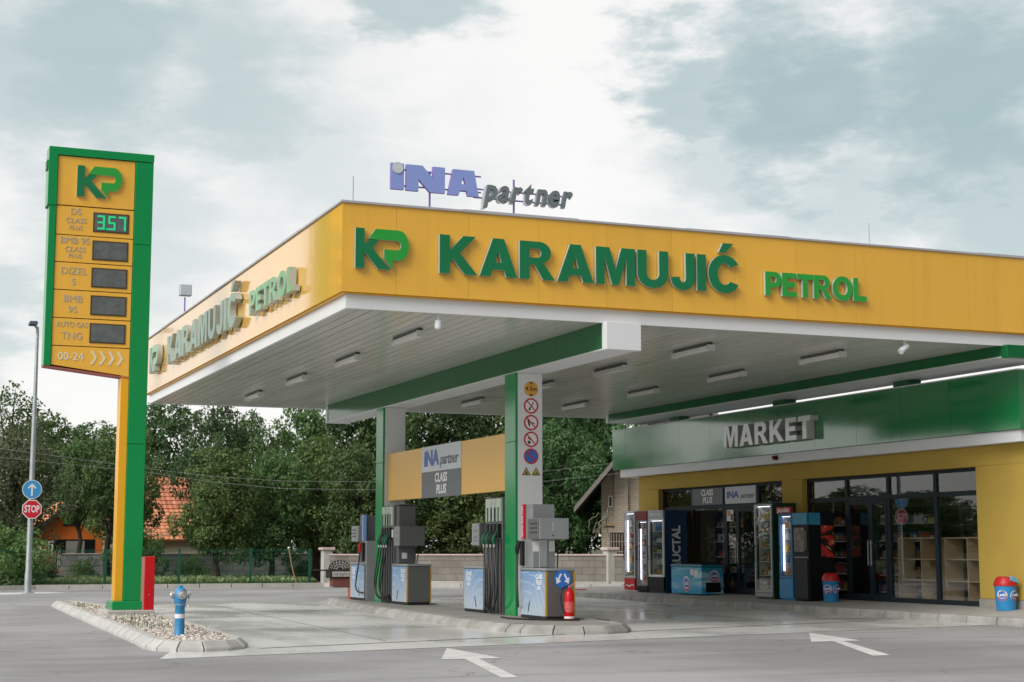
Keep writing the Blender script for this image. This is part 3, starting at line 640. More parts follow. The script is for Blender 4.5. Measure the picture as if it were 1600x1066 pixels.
for axis, c, sgn in (('x', (3.925, 21.42, .635), 1), ('x', (4.075, 21.42, .635), -1), ('y', (4, 21.345, .64), 1)):
    b = MB(); k = sgn if axis == 'x' else 1
    b.lathe(c, [(.038, 0), (.038, .022*k), (.048, .026*k), (.048, .046*k), (.03, .05*k), (.022, .062*k)] if axis == 'x' else [(.042, 0), (.042, .02), (.058, .024), (.058, .05), (.036, .055), (.026, .07)], 18, axis=axis)
    if axis == 'x': b.tube([(c[0]-.03*k, c[1]-.02, .60), (c[0]-.032*k, c[1]-.03, .54), (c[0]-.01*k, c[1]-.05, .47), (c[0]+.02*k, c[1]-.05, .52)], .004, 5)
    b.build('outlet_cap', ALU, H)

# ------------------------------------------------------------------ canopy
CN = thing('station_canopy', 'big flat filling station canopy with yellow fascia on white clad posts', 'canopy', (10.5, 29, .12))
X0, X1, Y0, Y1 = 6.16, 18.95, 21.52, 38.06
b = MB(); n = 12; step = 1.105; xs = [X0]+[6.96+step*i for i in range(11)]+[X1]
for a, c in zip(xs, xs[1:]): b.box(a+(.0 if a == X0 else .0015), c-.0015, Y0, Y0+.03, 4.82, 6.09)
b.box(X0+.02, X1, Y0+.028, Y0+.05, 4.84, 6.08, 1); b.build('front_fascia', [YEL, SEAM], CN)
b = MB(); ys = [Y0+.03]+[Y0+1.5*i for i in range(1, 11)]+[Y1]
for a, c in zip(ys, ys[1:]): b.box(X0, X0+.03, a+.0015, c-.0015, 4.82, 6.09)
b.box(X0+.028, X0+.05, Y0+.06, Y1, 4.84, 6.08, 1); b.build('side_fascia', [YEL, SEAM], CN)
b = MB(); b.box(X0, X1, Y1-.03, Y1, 4.82, 6.09); b.box(X1-.03, X1, Y0+.05, Y1-.05, 4.82, 6.09); b.build('rear_fascia', YEL, CN)
rnd = random.Random(8); b = MB()
for i in range(7):
    a = X0-.03+(X1-X0+.03)/7*i; e = a+(X1-X0+.03)/7+.012; dz = rnd.uniform(0, .012); b.box(a, e, Y0-.03, Y0+.14, 6.09, 6.122+dz)
for i in range(8):
    a = Y0+.14+(Y1-Y0-.14)/8*i; e = a+(Y1-Y0-.14)/8-.003; dz = rnd.uniform(0, .012); b.box(X0-.03, X0+.14, a, e, 6.09, 6.122+dz)
b.box(X0+.15, X1, Y1-.11, Y1+.03, 6.09, 6.14); b.build('roof_flashing', GREYMET, CN, bevel=.004)
b = MB(); b.box(X0+.05, X1-.04, Y0+.05, Y1-.04, 5.92, 6.02); b.build('roof_deck', CONCD, CN)
b = MB(); t = .09; b.box(X0+t, X1, Y0+t, Y0+t+.05, 4.6, 4.818); b.box(X0+t, X0+t+.05, Y0+t+.052, Y1-t, 4.6, 4.818); b.box(X0+t+.052, X1, Y1-t-.05, Y1-t, 4.6, 4.818); b.box(X0+.03, X1, Y0+.03, Y0+t-.002, 4.80, 4.819, 1); b.box(X0+.03, X0+t-.002, Y0+t, Y1, 4.80, 4.819, 1)
b.build('soffit_trim', [WHITE, YPOLE], CN)
b = MB(); x = X0+.145; rnd = random.Random(2)
while x < X1-.1:
    zz = rnd.uniform(0, .004)
    for ya, yb in ((Y0+.145, 28.55), (28.565, 33.6), (33.612, Y1-.145)): 
        z = 4.612+zz; b.box(x, min(x+.184, X1-.05), ya, yb, z, 4.66)
    x += .2
b.box(X0+.14, X1-.02, Y0+.14, Y1-.14, 4.645, 4.655, 1); b.build('soffit', [SOFF, GAP], CN)
def beam(xa, xb, z0, label):
    b = MB(); ye = [21.66]+[23.4+2.25*i for i in range(6)]+[36.9]
    for a, c in zip(ye, ye[1:]): b.box(xa, xa+.02, a+.003, c-.003, z0+.02, 4.611); b.box(xb-.02, xb, a+.003, c-.003, z0+.02, 4.611)
    b.build('beam_cladding', GRN, CN)
    b = MB(); b.box(xa+.004, xb-.004, 21.66, 36.9, z0, z0+.02); b.box(xa+.022, xb-.022, 21.67, 36.89, z0+.022, 4.6, 1); b.build('beam_underside', [WHITE, GAP], CN)
    for ya in (21.50, 36.9): b = MB(); b.box(xa-.015, xb+.015, ya, ya+.158, z0-.012, 4.611); b.build('beam_end_cap', GRN if (label == 2 and ya < 30) else WHITE, CN, bevel=.006)
beam(10.27, 10.82, 4.20, 1); beam(17.65, 18.75, 4.41, 2)
for y in (34.4, 29.6, 25.2): b = MB(); b.box(18.34, 18.62, y, y+.5, 3.5, 4.408); b.build('roof_strut', GRN, CN)
for ya, nm in ((25.10, 'front'), (32.50, 'rear')):
    b = MB(); b.box(10.30, 10.755, ya, ya+.47, .12, 4.198); post = b.build('post', WHITE, CN, bevel=.006)
    b = MB(); b.box(10.255, 10.298, ya-.004, ya+.474, .12, 3.03); b.box(10.255, 10.298, ya-.004, ya+.474, 3.036, 4.197); b.build('cladding', GRN_P, post, bevel=.004)
    if nm == 'rear': continue
    yy = ya-.003; xc = 10.545
    def disc(b, z, r, m, d=0.0, x=xc): b.lathe((x, yy-d, z), [(r, 0), (r, .0025)], 32, m, axis='y')
    # height limit
    b = MB(); disc(b, 3.93, .128, 0)
    b.prism([(xc-.035, 4.045), (xc+.035, 4.045), (xc, 4.01)], 'y', yy-.005, yy-.003, 1); b.prism([(xc-.035, 3.815), (xc, 3.85), (xc+.035, 3.815)], 'y', yy-.005, yy-.003, 1)
    d_ = b.build('height_limit_sign', [SIGNY, INKB], post, smooth=False); text_part('lettering', '4.5m', .105, 'y', (xc, yy-.004, 3.93), INKB, d_, .012, depth=.002)
    def pic(k, b):
        if k == 0:      # match
            b.prism([(xc-.05, 3.57), (xc-.02, 3.56), (xc-.005, 3.60), (xc-.03, 3.62)], 'y', yy-.0045, yy-.003, 2); b.prism([(xc-.03, 3.6), (xc-.01, 3.6), (xc+.05, 3.70), (xc+.035, 3.71)], 'y', yy-.0045, yy-.003, 2)
        elif k == 1:    # cigarette in a hand
            b.prism([(xc-.07, 3.40), (xc-.04, 3.42), (xc-.03, 3.36), (xc-.015, 3.33), (xc-.03, 3.28), (xc-.055, 3.33)], 'y', yy-.0045, yy-.003, 2); b.prism([(xc-.02, 3.36), (xc+.07, 3.33), (xc+.07, 3.345), (xc-.02, 3.375)], 'y', yy-.0045, yy-.003, 2)
        else:           # phone
            b.prism([(xc-.065, 3.09), (xc-.05, 3.11), (xc+.01, 3.07), (xc+.0, 3.05)], 'y', yy-.0045, yy-.003, 2); b.prism([(xc-.07, 3.04), (xc-.02, 3.05), (xc-.01, 3.0), (xc-.05, 2.99)], 'y', yy-.0045, yy-.003, 2)
    for k, z in enumerate((3.64, 3.355, 3.07)):
        b = MB(); disc(b, z, .133, 0); disc(b, z, .105, 1, .001); pic(k, b)
        c45 = .075; b.prism([(xc-c45-.008, z+c45), (xc-c45+.008, z+c45+.012), (xc+c45+.008, z-c45), (xc+c45-.008, z-c45-.012)], 'y', yy-.006, yy-.0045, 0)
        b.build(('no_flames_sign', 'no_smoking_sign', 'no_phone_sign')[k], [SIGNR, SIGNW, INKB], post, smooth=False)
    b = MB(); z = 2.785; disc(b, z, .133, 0); disc(b, z, .108, 1, .001); c45 = .078; b.prism([(xc-c45-.011, z+c45), (xc-c45+.011, z+c45+.014), (xc+c45+.011, z-c45), (xc+c45-.011, z-c45-.014)], 'y', yy-.006, yy-.004, 0)
    b.build('no_parking_sign', [SIGNR, SIGNB2], post, smooth=False)
    for k, x in enumerate((10.455, 10.635)):
        b = MB(); b.prism([(x-.078, 2.465), (x+.078, 2.465), (x, 2.60)], 'y', yy-.003, yy, 0); b.prism([(x-.056, 2.478), (x+.056, 2.478), (x, 2.576)], 'y', yy-.005, yy-.002, 1)
        if k == 0: b.prism([(x-.018, 2.488), (x-.02, 2.51), (x, 2.545), (x+.016, 2.515), (x+.018, 2.488)], 'y', yy-.0065, yy-.004, 0)
        else: b.prism([(x-.03, 2.488), (x-.024, 2.508), (x, 2.50), (x+.012, 2.53), (x+.026, 2.505), (x+.032, 2.488)], 'y', yy-.0065, yy-.004, 0)
        b.build('flammable_warning' if k == 0 else 'explosion_warning', [INKB, mat('warning yellow', (.60, .42, .03), .45)], post, smooth=False)

# lettering on the canopy
q = thing('emblem_sign', 'two tone green KP emblem on the front canopy fascia near its corner', 'emblem', (6.72, 21.5, 5.17)); emblem(q, 'y', (6.335, 21.475, 5.155), .79, .575, .06)
q = thing('fascia_lettering', 'large dark green KARAMUJIĆ letters across the front canopy fascia', 'lettering', (10, 21.5, 5.15)); letter_row(q, 'KARAMUJIĆ', 'y', (7.59, 21.475, 5.16), .565, 4.92, .06, GRN_D, .065)
q = thing('fascia_lettering', 'smaller bright green PETROL letters at the right of the front fascia', 'lettering', (13.9, 21.5, 5.15)); letter_row(q, 'PETROL', 'y', (12.98, 21.475, 5.16), .375, 1.87, .06, GRN_L, .03)
q = thing('emblem_sign', 'KP emblem at the far end of the shining left canopy fascia', 'emblem', (6.1, 36.2, 5.17)); emblem(q, 'x', (6.08, 36.75, 5.17), 1.05, .58, .12)
q = thing('fascia_lettering', 'KARAMUJIĆ letters standing out from the left canopy fascia', 'lettering', (6.1, 31.2, 5.15)); letter_row(q, 'KARAMUJIĆ', 'x', (6.08, 34.5, 5.15), .585, 6.75, .12, GRN_D, .13)
q = thing('fascia_lettering', 'PETROL letters on the left canopy fascia close to the front corner', 'lettering', (6.1, 25.2, 5.15)); letter_row(q, 'PETROL', 'x', (6.08, 26.7, 5.16), .40, 2.95, .12, GRN_L, .10)

# roof sign INA partner on its frame
q = thing('roof_sign', 'blue and grey INA partner letters on a thin frame above the canopy roof', 'roof sign', (8.4, 21.95, 6.1))
b = MB()
for z in (6.50, 6.74): b.box(7.05, 8.42, 21.955, 21.975, z, z+.02)
b.box(8.3, 9.8, 21.955, 21.975, 6.42, 6.44); b.box(8.3, 9.8, 21.955, 21.975, 6.55, 6.57)
for x in (7.62, 8.96): b.box(x-.012, x+.012, 21.976, 22.0, 6.02, 6.76)
b.build('frame', INAP, q)
for g, x, w in (('i', 6.99, .20), ('N', 7.225, .60), ('A2', 7.87, .49)):
    me = contour_mesh(GL[g][1], .06, w/GL[g][0], .39); b = MB(); add_split(b, me, face('y', (x, 21.92, 6.435-.012*(x-7)))); b.build('letter', [INAB, INAP], q, smooth=False)
b = MB(); b.lathe((7.09, 21.884, 6.755), [(.085, 0), (.085, .008)], 28, axis='y'); b.build('dot', mat('pale dot', (.56, .62, .62), .4), q)
def word_parts(word, size, x0, total, zc, gap, bold, depth, y, grow=0):
    ms = [font_mesh(ch, size, depth, bold, .22, 'LEFT') for ch in word]; ws = [bounds_x(m) for m in ms]; w = sum(b_-a_ for a_, b_ in ws)+gap*(len(word)-1); sx = total/w; x = x0; b = MB()
    for k, (m, (a_, b_)) in enumerate(zip(ms, ws)):
        b.mesh(m, face('y', (x-a_*sx, y+.0012*(k % 2), zc)) @ Matrix.Diagonal((sx, 1, 1, 1))); x += (b_-a_+gap)*sx; bpy.data.meshes.remove(m)
    return b
word_parts('partner', .47, 8.42-.015, 1.50, 6.525, .030, .036, .05, 21.945).build('letter_backing', mat('pale letter backing', (.74, .78, .80), .4), q, smooth=False)
word_parts('partner', .47, 8.42+.015, 1.46, 6.54, .030, .030, .05, 21.905).build('letters', mat('mid grey letter face', (.17, .20, .215), .4), q, smooth=False)

# small things on and under the canopy
b = MB(); b.tube([(6.34, 21.62, 6.1), (6.34, 21.62, 6.50)], .007, 6); tag(b.build('lightning_rod', STEEL), 'thin lightning rod at the front left corner of the canopy roof', 'lightning rod')
b = MB(); b.tube([(15.05, 21.62, 6.1), (15.05, 21.62, 6.49)], .007, 6); tag(b.build('lightning_rod', STEEL), 'thin lightning rod above the PETROL end of the front fascia', 'lightning rod')
q = thing('floodlight', 'small floodlight on a short pole on the left canopy roof edge', 'floodlight', (6.3, 34.1, 6.1))
b = MB(); b.tube([(6.3, 34.1, 6.1), (6.3, 34.1, 6.56)], .016, 8); b.build('pole', INAP, q)
b = MB(); b.box(6.17, 6.43, 34.0, 34.12, 6.58, 6.83); b.build('housing', STEEL, q, bevel=.02)
b = MB(); b.box(6.19, 6.41, 33.985, 34.002, 6.60, 6.81); b.build('glass', mat('floodlight glass', (.55, .60, .62), .15), q)
ORD = ['first', 'second', 'third', 'fourth', 'fifth', 'sixth', 'seventh', 'eighth', 'ninth', 'tenth', 'eleventh', 'twelfth', 'thirteenth']
base = None
for r, (x, yy) in enumerate(((7.93, (23.9, 27.25, 30.8, 34.5)), (12.93, (23.75, 26.95, 30.3, 34.2)), (15.45, (23.7, 27.03, 30.6, 34.1)))):
    rown = ('under the canopy over the left lane', 'in the row right of the green beam', 'in the canopy row nearest the shop')[r]
    for k, y in enumerate(yy):
        lab = '%s strip light from the front, %s' % (ORD[k], rown)
        if base is None:
            base = thing('strip_light', lab, 'strip light', (x, y, 4.61), 'strip lights under the canopy')
            b = MB(); b.box(x-.045, x+.045, y-.62, y+.62, 4.565, 4.611); b.build('housing', LAMPH, base, bevel=.006)
            b = MB(); b.box(x-.06, x+.06, y-.66, y+.66, 4.48, 4.564); b.build('diffuser', LAMPW, base, bevel=.025, segs=2)
            for e in (-.665, .625): b = MB(); b.box(x-.066, x+.066, y+e, y+e+.04, 4.475, 4.57); b.build('end_clip', LAMPD, base)
        else:
            c = copy_tree(base); c.location = (x, y, 4.61); c['label'] = lab
for x, y, lab in ((7.67, 21.72, 'small white dome camera under the front edge by the canopy corner'), (15.75, 21.72, 'white camera hanging under the front edge near the shop'), (7.7, 37.7, 'small dark camera under the far left edge of the canopy')):
    q = thing('security_camera', lab, 'camera', (x, y, 4.6), 'cameras under the canopy edge')
    b = MB(); b.tube([(x, y, 4.61), (x, y, 4.5)], .02, 8); b.build('bracket', WHITE, q)
    b = MB()
    if x > 15: b.tube([(x+.05, y, 4.53), (x-.10, y-.02, 4.42)], [.045, .055], 12)
    else: b.lathe((x, y, 4.38), [(.03, 0), (.05, .02), (.055, .06), (.05, .13)], 16)
    b.build('body', WHITE if y < 30 else LAMPH, q)

# banner between the posts
q = thing('hanging_banner', 'long yellow board between the two posts with INA partner and CLASS PLUS panels', 'sign board', (10.38, 29.1, 2.22))
b = MB(); b.box(10.36, 10.43, 25.66, 32.44, 2.225, 3.215); b.build('board', mat('banner yellow', (.80, .47, .10), .35, 0, .03, 1), q, bevel=.004)
b = MB(); b.box(10.352, 10.359, 28.0, 30.24, 2.725, 3.22); p = b.build('logo_panel', BANNERW, q)
text_part('lettering', 'iNA', .40, 'x', (10.348, 29.66, 2.97), INAS, p, .045, depth=.004, width=.88); text_part('lettering', 'partner', .30, 'x', (10.348, 28.66, 2.93), GREYL, p, .012, .2, .004, width=1.02)
b = MB(); b.box(10.352, 10.359, 28.0, 30.24, 2.215, 2.720); p = b.build('class_panel', BANNER, q)
text_part('lettering', 'CLASS', .24, 'x', (10.348, 29.1, 2.585), SIGNW, p, .03, .1, .004, width=.70); text_part('lettering', 'PLUS', .24, 'x', (10.348, 29.08, 2.36), SIGNW, p, .03, .1, .004, width=.56)

# ------------------------------------------------------------------ fuel pumps
def bez(p0, p1, p2, p3, n=14):
    P = [Vector(p) for p in (p0, p1, p2, p3)]
    return [P[0]*(1-t)**3+P[1]*3*t*(1-t)**2+P[2]*3*t*t*(1-t)+P[3]*t**3 for t in [i/n for i in range(n+1)]]
ZI = .122       # top of the pump island
def cabinet(q, Yf, ua, ub, xa, xb, adv_text=True):
    b = MB(); b.box(xa+.02, xb-.02, Yf(ua), Yf(ub-.02), ZI, ZI+.05); b.build('plinth', BLACK, q)
    b = MB(); b.box(xa+.006, xb-.006, Yf(ua), Yf(ub), ZI+.05, .885); b.build('cabinet', PUMPG, q, bevel=.008)
    b = MB(); b.box(xa-.006, xb+.006, Yf(ua+.002), Yf(ub+.012), .886, .928); b.build('cabinet_lid', PUMPL, q, bevel=.014, segs=2)
    for x in (xa, xb-.016):
        b = MB(); b.box(x, x+.016, Yf(ua+.03), Yf(ub-.045), ZI+.055, .875); p = b.build('advert_panel', ADVERT, q)
        if x == xa and adv_text:
            for t, s_, z in (('CLASS', .10, .79), ('PLUS', .10, .70), ('iNA', .08, .61)):
                text_part('lettering', t, s_, 'x', (xa-.003, Yf(ub-.28), z), SIGNW, p, .03, depth=.003)
            b = MB(); b.tube([(xa-.003, Yf(ua+.35), .22), (xa-.003, Yf(ua+.42), .40)], .008, 5); b.build('ink_stroke', INKB, p)
    for x in (xa-.003, xb-.022):
        for u in (ub-.042,):
            b = MB(); b.box(x, x+.025, Yf(u), Yf(ub+.004), ZI+.06, .872); b.build('edge_strip', GOLD, q)
def fuel_pump(y0, s, label):
    Yf = lambda u: y0+s*u
    xa, xb = 10.2, 10.70
    q = thing('fuel_pump', label, 'fuel pump', (10.45, Yf(.9), .12), 'fuel pumps on the island')
    cabinet(q, Yf, .83, 1.84, xa, xb)
    b = MB(); b.box(xa+.05, xb-.05, Yf(.06), Yf(.80), ZI, 2.11); b.build('hose_column', PUMPG, q, bevel=.006)
    b = MB(); b.box(xa+.09, xb-.05, Yf(.803), Yf(1.0), .93, 2.10); b.box(xa+.08, xb-.04, Yf(.70), Yf(1.01), 2.111, 2.135); b.build('tower', PUMPG, q, bevel=.006)
    # display head, offset to both sides of the tower
    b = MB(); b.box(xa-.01, xb+.02, Yf(1.002), Yf(1.38), 1.285, 1.685); hd = b.build('display_head', PUMPG, q, bevel=.006)
    b = MB(); b.box(xa-.018, xa-.008, Yf(1.02), Yf(1.365), 1.295, 1.675); b.build('display_face', PUMPL, hd)
    b = MB()
    for z in (1.53, 1.42, 1.36): b.box(xa-.022, xa-.017, Yf(1.12), Yf(1.27), z, z+.035)
    b.build('readout', DISP, hd)
    b = MB(); b.box(xa+.16, xa+.27, Yf(1.002), Yf(1.006), 1.03, 1.15); b.build('notice', PAPER, q)
    b = MB(); b.tube([(xb-.03, Yf(1.05), 1.29), (xb-.025, Yf(1.1), 1.1), (xb-.05, Yf(1.08), .93)], .012, 6); b.build('cable', BLACK, q)
    for sx, xf in ((-1, xa+.05), (1, xb-.05)):
        o = lambda d: xf+sx*d
        b = MB(); b.box(o(0.001), o(.03), Yf(.08), Yf(.78), 1.70, 2.09); c = b.build('clear_panel', CLEAR, q)
        b = MB()
        for k in range(2): b.box(o(.031), o(.036), Yf(.28+.19*k), Yf(.38+.19*k), 1.71, 2.08)
        b.build('panel_stripe', SILVER, c)
        b = MB()
        for k in range(5): b.box(o(.001), o(.022), Yf(.075+.165*k), Yf(.11+.165*k), ZI+.02, 1.40)
        b.build('channel', CHAN, q)
        for k in range(4):
            u = .165+.165*k
            b = MB(); b.box(o(.001), o(.07), Yf(u-.045), Yf(u+.045), 1.42, 1.66); b.build('nozzle_boot', BLACK, q, bevel=.01)
            b = MB(); b.tube([(o(.045), Yf(u), 1.70), (o(.045), Yf(u), 1.94)], .009, 6); b.build('hose_guide', BLACK, q)
            b = MB(); b.tube([(o(.05), Yf(u), 1.56), (o(.085), Yf(u), 1.50), (o(.115), Yf(u-.01), 1.43)], [.016, .02, .024], 8); b.tube([(o(.105), Yf(u), 1.47), (o(.13), Yf(u-.005), 1.38), (o(.118), Yf(u-.01), 1.31)], [.036, .042, .026], 8)
            nz = b.build('nozzle', NOZ_G if k != 1 else BLACK, q)
            b = MB(); b.tube([(o(.12), Yf(u-.01), 1.315), (o(.118), Yf(u-.01), 1.255)], [.02, .017], 8); b.build('swivel', ALU, nz)
            b = MB(); b.tube(bez((o(.118), Yf(u-.01), 1.26), (o(.13), Yf(u-.12), .75), (o(.20+.05*(k%2)), Yf(u-.62+.06*k), .08), (o(.06), Yf(.79-.03*k), .20+.03*k)), .0155, 7); b.build('hose', BLACK, q)
    b = MB(); b.box(xa+.03, xa+.045, Yf(.70), Yf(.79), 1.46, 1.62); b.build('notice', PAPER, q)
    return q
def gas_pump(y0, s, label, strip_mat, txt, loc_sign):
    Yf = lambda u: y0+s*u
    xa, xb = (10.12, 10.62) if loc_sign else (10.19, 10.68)
    q = thing('fuel_pump', label, 'gas pump', (10.45, Yf(.8), .12), 'fuel pumps on the island')
    cabinet(q, Yf, .50, 1.58, xa, xb)
    b = MB(); b.box(xa+.03, xb-.08, Yf(.68), Yf(.97), .93, 1.95); b.build('tower', PUMPL if loc_sign else PUMPG, q, bevel=.006)
    b = MB(); b.box(xa+.03, xb-.03, Yf(.465), Yf(.66), ZI, 1.40); b.build('hose_column', PUMPL, q, bevel=.006)
    b = MB(); b.box(xa-.01, xa+.07, Yf(.60), Yf(.677), 1.40, 1.955); st = b.build('product_strip', strip_mat, q, bevel=.004)
    if txt: text_part('lettering', txt, .075, 'x', (xa-.014, Yf(.64), 1.68), SIGNW, st, .012, depth=.003, rot=90, width=.50)
    b = MB(); b.box(xa-.03, xb-.02, Yf(.90), Yf(1.40), 1.385, 1.72); hd = b.build('display_head', PUMPL, q, bevel=.006)
    b = MB(); b.box(xa-.036, xa-.028, Yf(.92), Yf(1.38), 1.395, 1.71); b.build('display_face', PUMPG if loc_sign else PUMPL, hd)
    for z in (1.62, 1.55, 1.48):
        for u in (1.05, 1.15, 1.25): b = MB(); b.box(xa-.042, xa-.035, Yf(u), Yf(u+.04), z, z+.03); b.build('key', BLACK, hd)
    b = MB()
    for k in range(4): b.lathe((xa+.20, Yf(1.40)-.001, 1.63-.035*k), [(.008, 0), (.008, .004)], 8, 0, axis='y')
    b.lathe((xa+.20, Yf(1.40)-.001, 1.445), [(.012, 0), (.012, .006)], 10, 1, axis='y'); b.build('lock', [SIGNW, INKB], hd)
    b = MB(); b.box(xa+.14, xb-.22, Yf(.972), Yf(.99), .935, 1.38); b.build('steel_column', SILVER, q, bevel=.004)
    for x in (xa+.035, xb-.185):
        b = MB(); b.box(x, x+.10, Yf(.972), Yf(.976), 1.19, 1.36); b.build('notice', PAPER, q)
    b = MB(); b.tube([(xb-.06, Yf(.9), 1.38), (xb-.03, Yf(.98), 1.2), (xb-.05, Yf(1.0), .93)], .012, 6); b.build('cable', BLACK, q)
    b = MB(); b.box(xa-.035, xa+.03, Yf(.56), Yf(.64), .96, 1.36); b.build('nozzle_boot', BLACK, q, bevel=.01)
    b = MB(); b.tube([(xa-.05, Yf(.60), 1.36), (xa-.085, Yf(.60), 1.27), (xa-.075, Yf(.59), 1.15)], [.026, .04, .022], 8); b.tube([(xa-.10, Yf(.60), 1.30), (xa-.13, Yf(.60), 1.22), (xa-.09, Yf(.60), 1.14)], .008, 6)
    b.build('nozzle', BLACK if loc_sign else NOZ_R, q)
    b = MB(); b.tube(bez((xa-.075, Yf(.59), 1.15), (xa-.12, Yf(.62), .6), (xa-.12, Yf(.75 if loc_sign else 1.1), .25), (xa-.03, Yf(.50), .30)), .016, 7); b.build('hose', BLACK, q)
    return q
fuel_pump(32.47, -1, 'grey fuel pump with green nozzles right of the rear post, its dark cabinet end showing')
fuel_pump(25.60, 1, 'grey fuel pump with four hanging hoses tucked behind the front post')
gas_pump(33.02, 1, 'gas pump with a pale blue strip and red nozzle left of the rear post', mat('pale blue strip', (.22, .36, .66), .4), None, False)
D_ = gas_pump(25.07, -1, 'light grey gas pump with red AUTO GAS TNG strip before the front post', SIGNR, 'AUTO GAS TNG', True)
# keep-either-side disc on the end of the front pump
b = MB(); b.lathe((10.40, 23.478, .76), [(.145, 0), (.145, .004)], 36, 0, axis='y')
for k in (-1, 1):
    x = 10.40; b.prism([(x+k*.012, .842), (x+k*.045, .842), (x+k*.095, .745), (x+k*.066, .735)], 'y', 23.471, 23.475, 1); b.prism([(x+k*.115, .79), (x+k*.105, .685), (x+k*.028, .722)], 'y', 23.469, 23.473, 1)
b.build('keep_either_side_sign', [SIGNB2, SIGNW], D_, smooth=False)
E_ = thing('fire_extinguisher', 'red fire extinguisher with black hose against the end of the front gas pump', 'fire extinguisher', (10.420, 23.27, .125))
b = MB(); b.lathe((10.420, 23.27, .125), [(.075, 0), (.08, .01), (.08, .40), (.07, .44), (.045, .465), (.028, .475), (.028, .50)], 24); b.build('cylinder', RED, E_)
b = MB(); b.lathe((10.420, 23.27, .25), [(.0808, 0), (.0808, .16)], 24); b.build('label_band', mat('extinguisher label', (.62, .10, .10), .4, 0, .5, 26), E_)
b = MB(); b.lathe((10.420, 23.27, .155), [(.0812, 0), (.0812, .03)], 24); b.build('pale_band', SIGNW, E_)
b = MB(); b.tube([(10.420, 23.27, .62), (10.420, 23.27, .66)], .02, 10); b.tube([(10.420, 23.26, .655), (10.510, 23.25, .70)], .010, 6); b.tube([(10.420, 23.26, .64), (10.510, 23.25, .655)], .008, 6); b.lathe((10.410, 23.245, .645), [(.018, 0), (.018, .012)], 12, axis='y'); b.build('valve_handle', RED_D, E_)
b = MB(); b.tube(bez((10.400, 23.26, .65), (10.250, 23.26, .68), (10.230, 23.24, .40), (10.325, 23.23, .24)), .011, 7); b.build('hose', BLACK, E_)
b = MB(); b.lathe((10.36, 34.9, .12), [(.11, 0), (.125, .24), (.135, .25), (.12, .245), (.105, .02)], 20); tag(b.build('bucket', mat('dull red plastic', (.42, .06, .035), .55, 0, .15, 6)), 'dull red bucket on the far end of the pump island beside the gas pump', 'bucket')
b = MB(); b.box(11.3, 12.1, 25.3, 25.75, .006, .02); tag(b.build('cover_plate', mat('dark cover plate', (.05, .045, .04), .6, .3, .2, 12), bevel=.004), 'flat dark cover plate lying on the forecourt right of the front pump', 'cover plate')
b = MB(); b.tube([(9.8, 24.6, .135), (9.72, 24.1, .135), (9.85, 23.6, .135), (10.2, 23.2, .135), (10.5, 23.05, .135)], .013, 6); tag(b.build('rubber_hose', BLACK), 'black rubber hose lying on the island kerb at the foot of the front pump', 'hose')

# ------------------------------------------------------------------ shop building
M_ = thing('market_building', 'single storey shop with mustard walls and a tall green fascia', 'shop', (18.9, 30, .2))
WX = 18.65; Wt = 3.06; ZP = .19
b = MB()
for ya, yb in ((22.3, 23.73), (29.5, 30.3), (36.15, 37.25)): b.box(WX, WX+.28, ya, yb, ZP+.16, 2.7)
b.box(WX, WX+.28, 22.3, 37.25, 2.7, Wt); b.box(WX+.28, 27, 22.3, 22.55, .1, Wt); b.box(WX+.28, 27, 37.0, 37.25, .1, Wt)
b.build('wall', YWALL, M_, bevel=.008)
for ya, yb in ((22.29, 23.74), (29.49, 30.31), (36.14, 37.26)): b = MB(); b.box(WX-.012, WX+.26, ya, yb, ZP-.1, ZP+.158); b.build('plinth', CONCD, M_)
b = MB(); b.box(WX+.29, 26.9, 22.56, 36.99, .05, .195); b.build('floor', mat('shop floor tile', (.42, .41, .39), .3, 0, .1, 2), M_)
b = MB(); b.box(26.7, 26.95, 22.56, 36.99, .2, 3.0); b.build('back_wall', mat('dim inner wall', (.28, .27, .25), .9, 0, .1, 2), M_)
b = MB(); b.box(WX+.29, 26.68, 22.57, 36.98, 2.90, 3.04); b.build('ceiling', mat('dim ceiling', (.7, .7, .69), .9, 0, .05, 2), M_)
FX = 18.3; b = MB(); ys = [22.05+1.1]+[37.29-1.483*k for k in range(9, -1, -1)]+[38.05]; ys = [22.05]+[y for y in ys if y > 23.2]
for a, c in zip(ys, ys[1:]): b.box(FX, FX+.03, a+.003, c-.003, 3.262, 4.27)
xs = [FX+.031+1.45*k for k in range(6)]
for a, c in zip(xs, xs[1:]): b.box(a, c-.005, 22.05, 22.08, 3.262, 4.27); b.box(a, c-.005, 38.02, 38.05, 3.262, 4.27)
b.box(FX+.028, FX+.05, 22.09, 38.0, 3.27, 4.26, 1); b.build('fascia', [GRN_M, GAP], M_)
b = MB(); b.box(FX-.03, FX+.16, 22.02, 38.08, 4.272, 4.292); b.box(FX+.161, 25.5, 22.02, 22.2, 4.272, 4.292); b.build('parapet_cap', WHITE, M_, bevel=.004)
b = MB(); b.box(FX+.06, FX+.10, 22.12, 37.72, 3.055, 3.26); b.box(FX+.101, 25.5, 22.12, 22.16, 3.055, 3.26); b.box(FX+.101, WX+.1, 37.68, 37.72, 3.055, 3.26); b.build('eaves_band', WHITE, M_, bevel=.004)
b = MB(); b.box(FX+.101, 27, 22.17, 37.67, 3.062, 3.10); b.build('eaves_soffit', WHITE, M_)
b = MB(); b.box(FX+.06, 27, 22.1, 38.0, 3.5, 3.56); b.build('roof', mat('roof felt', (.16, .16, .16), .95, 0, .2, 2), M_)
GX = WX+.13
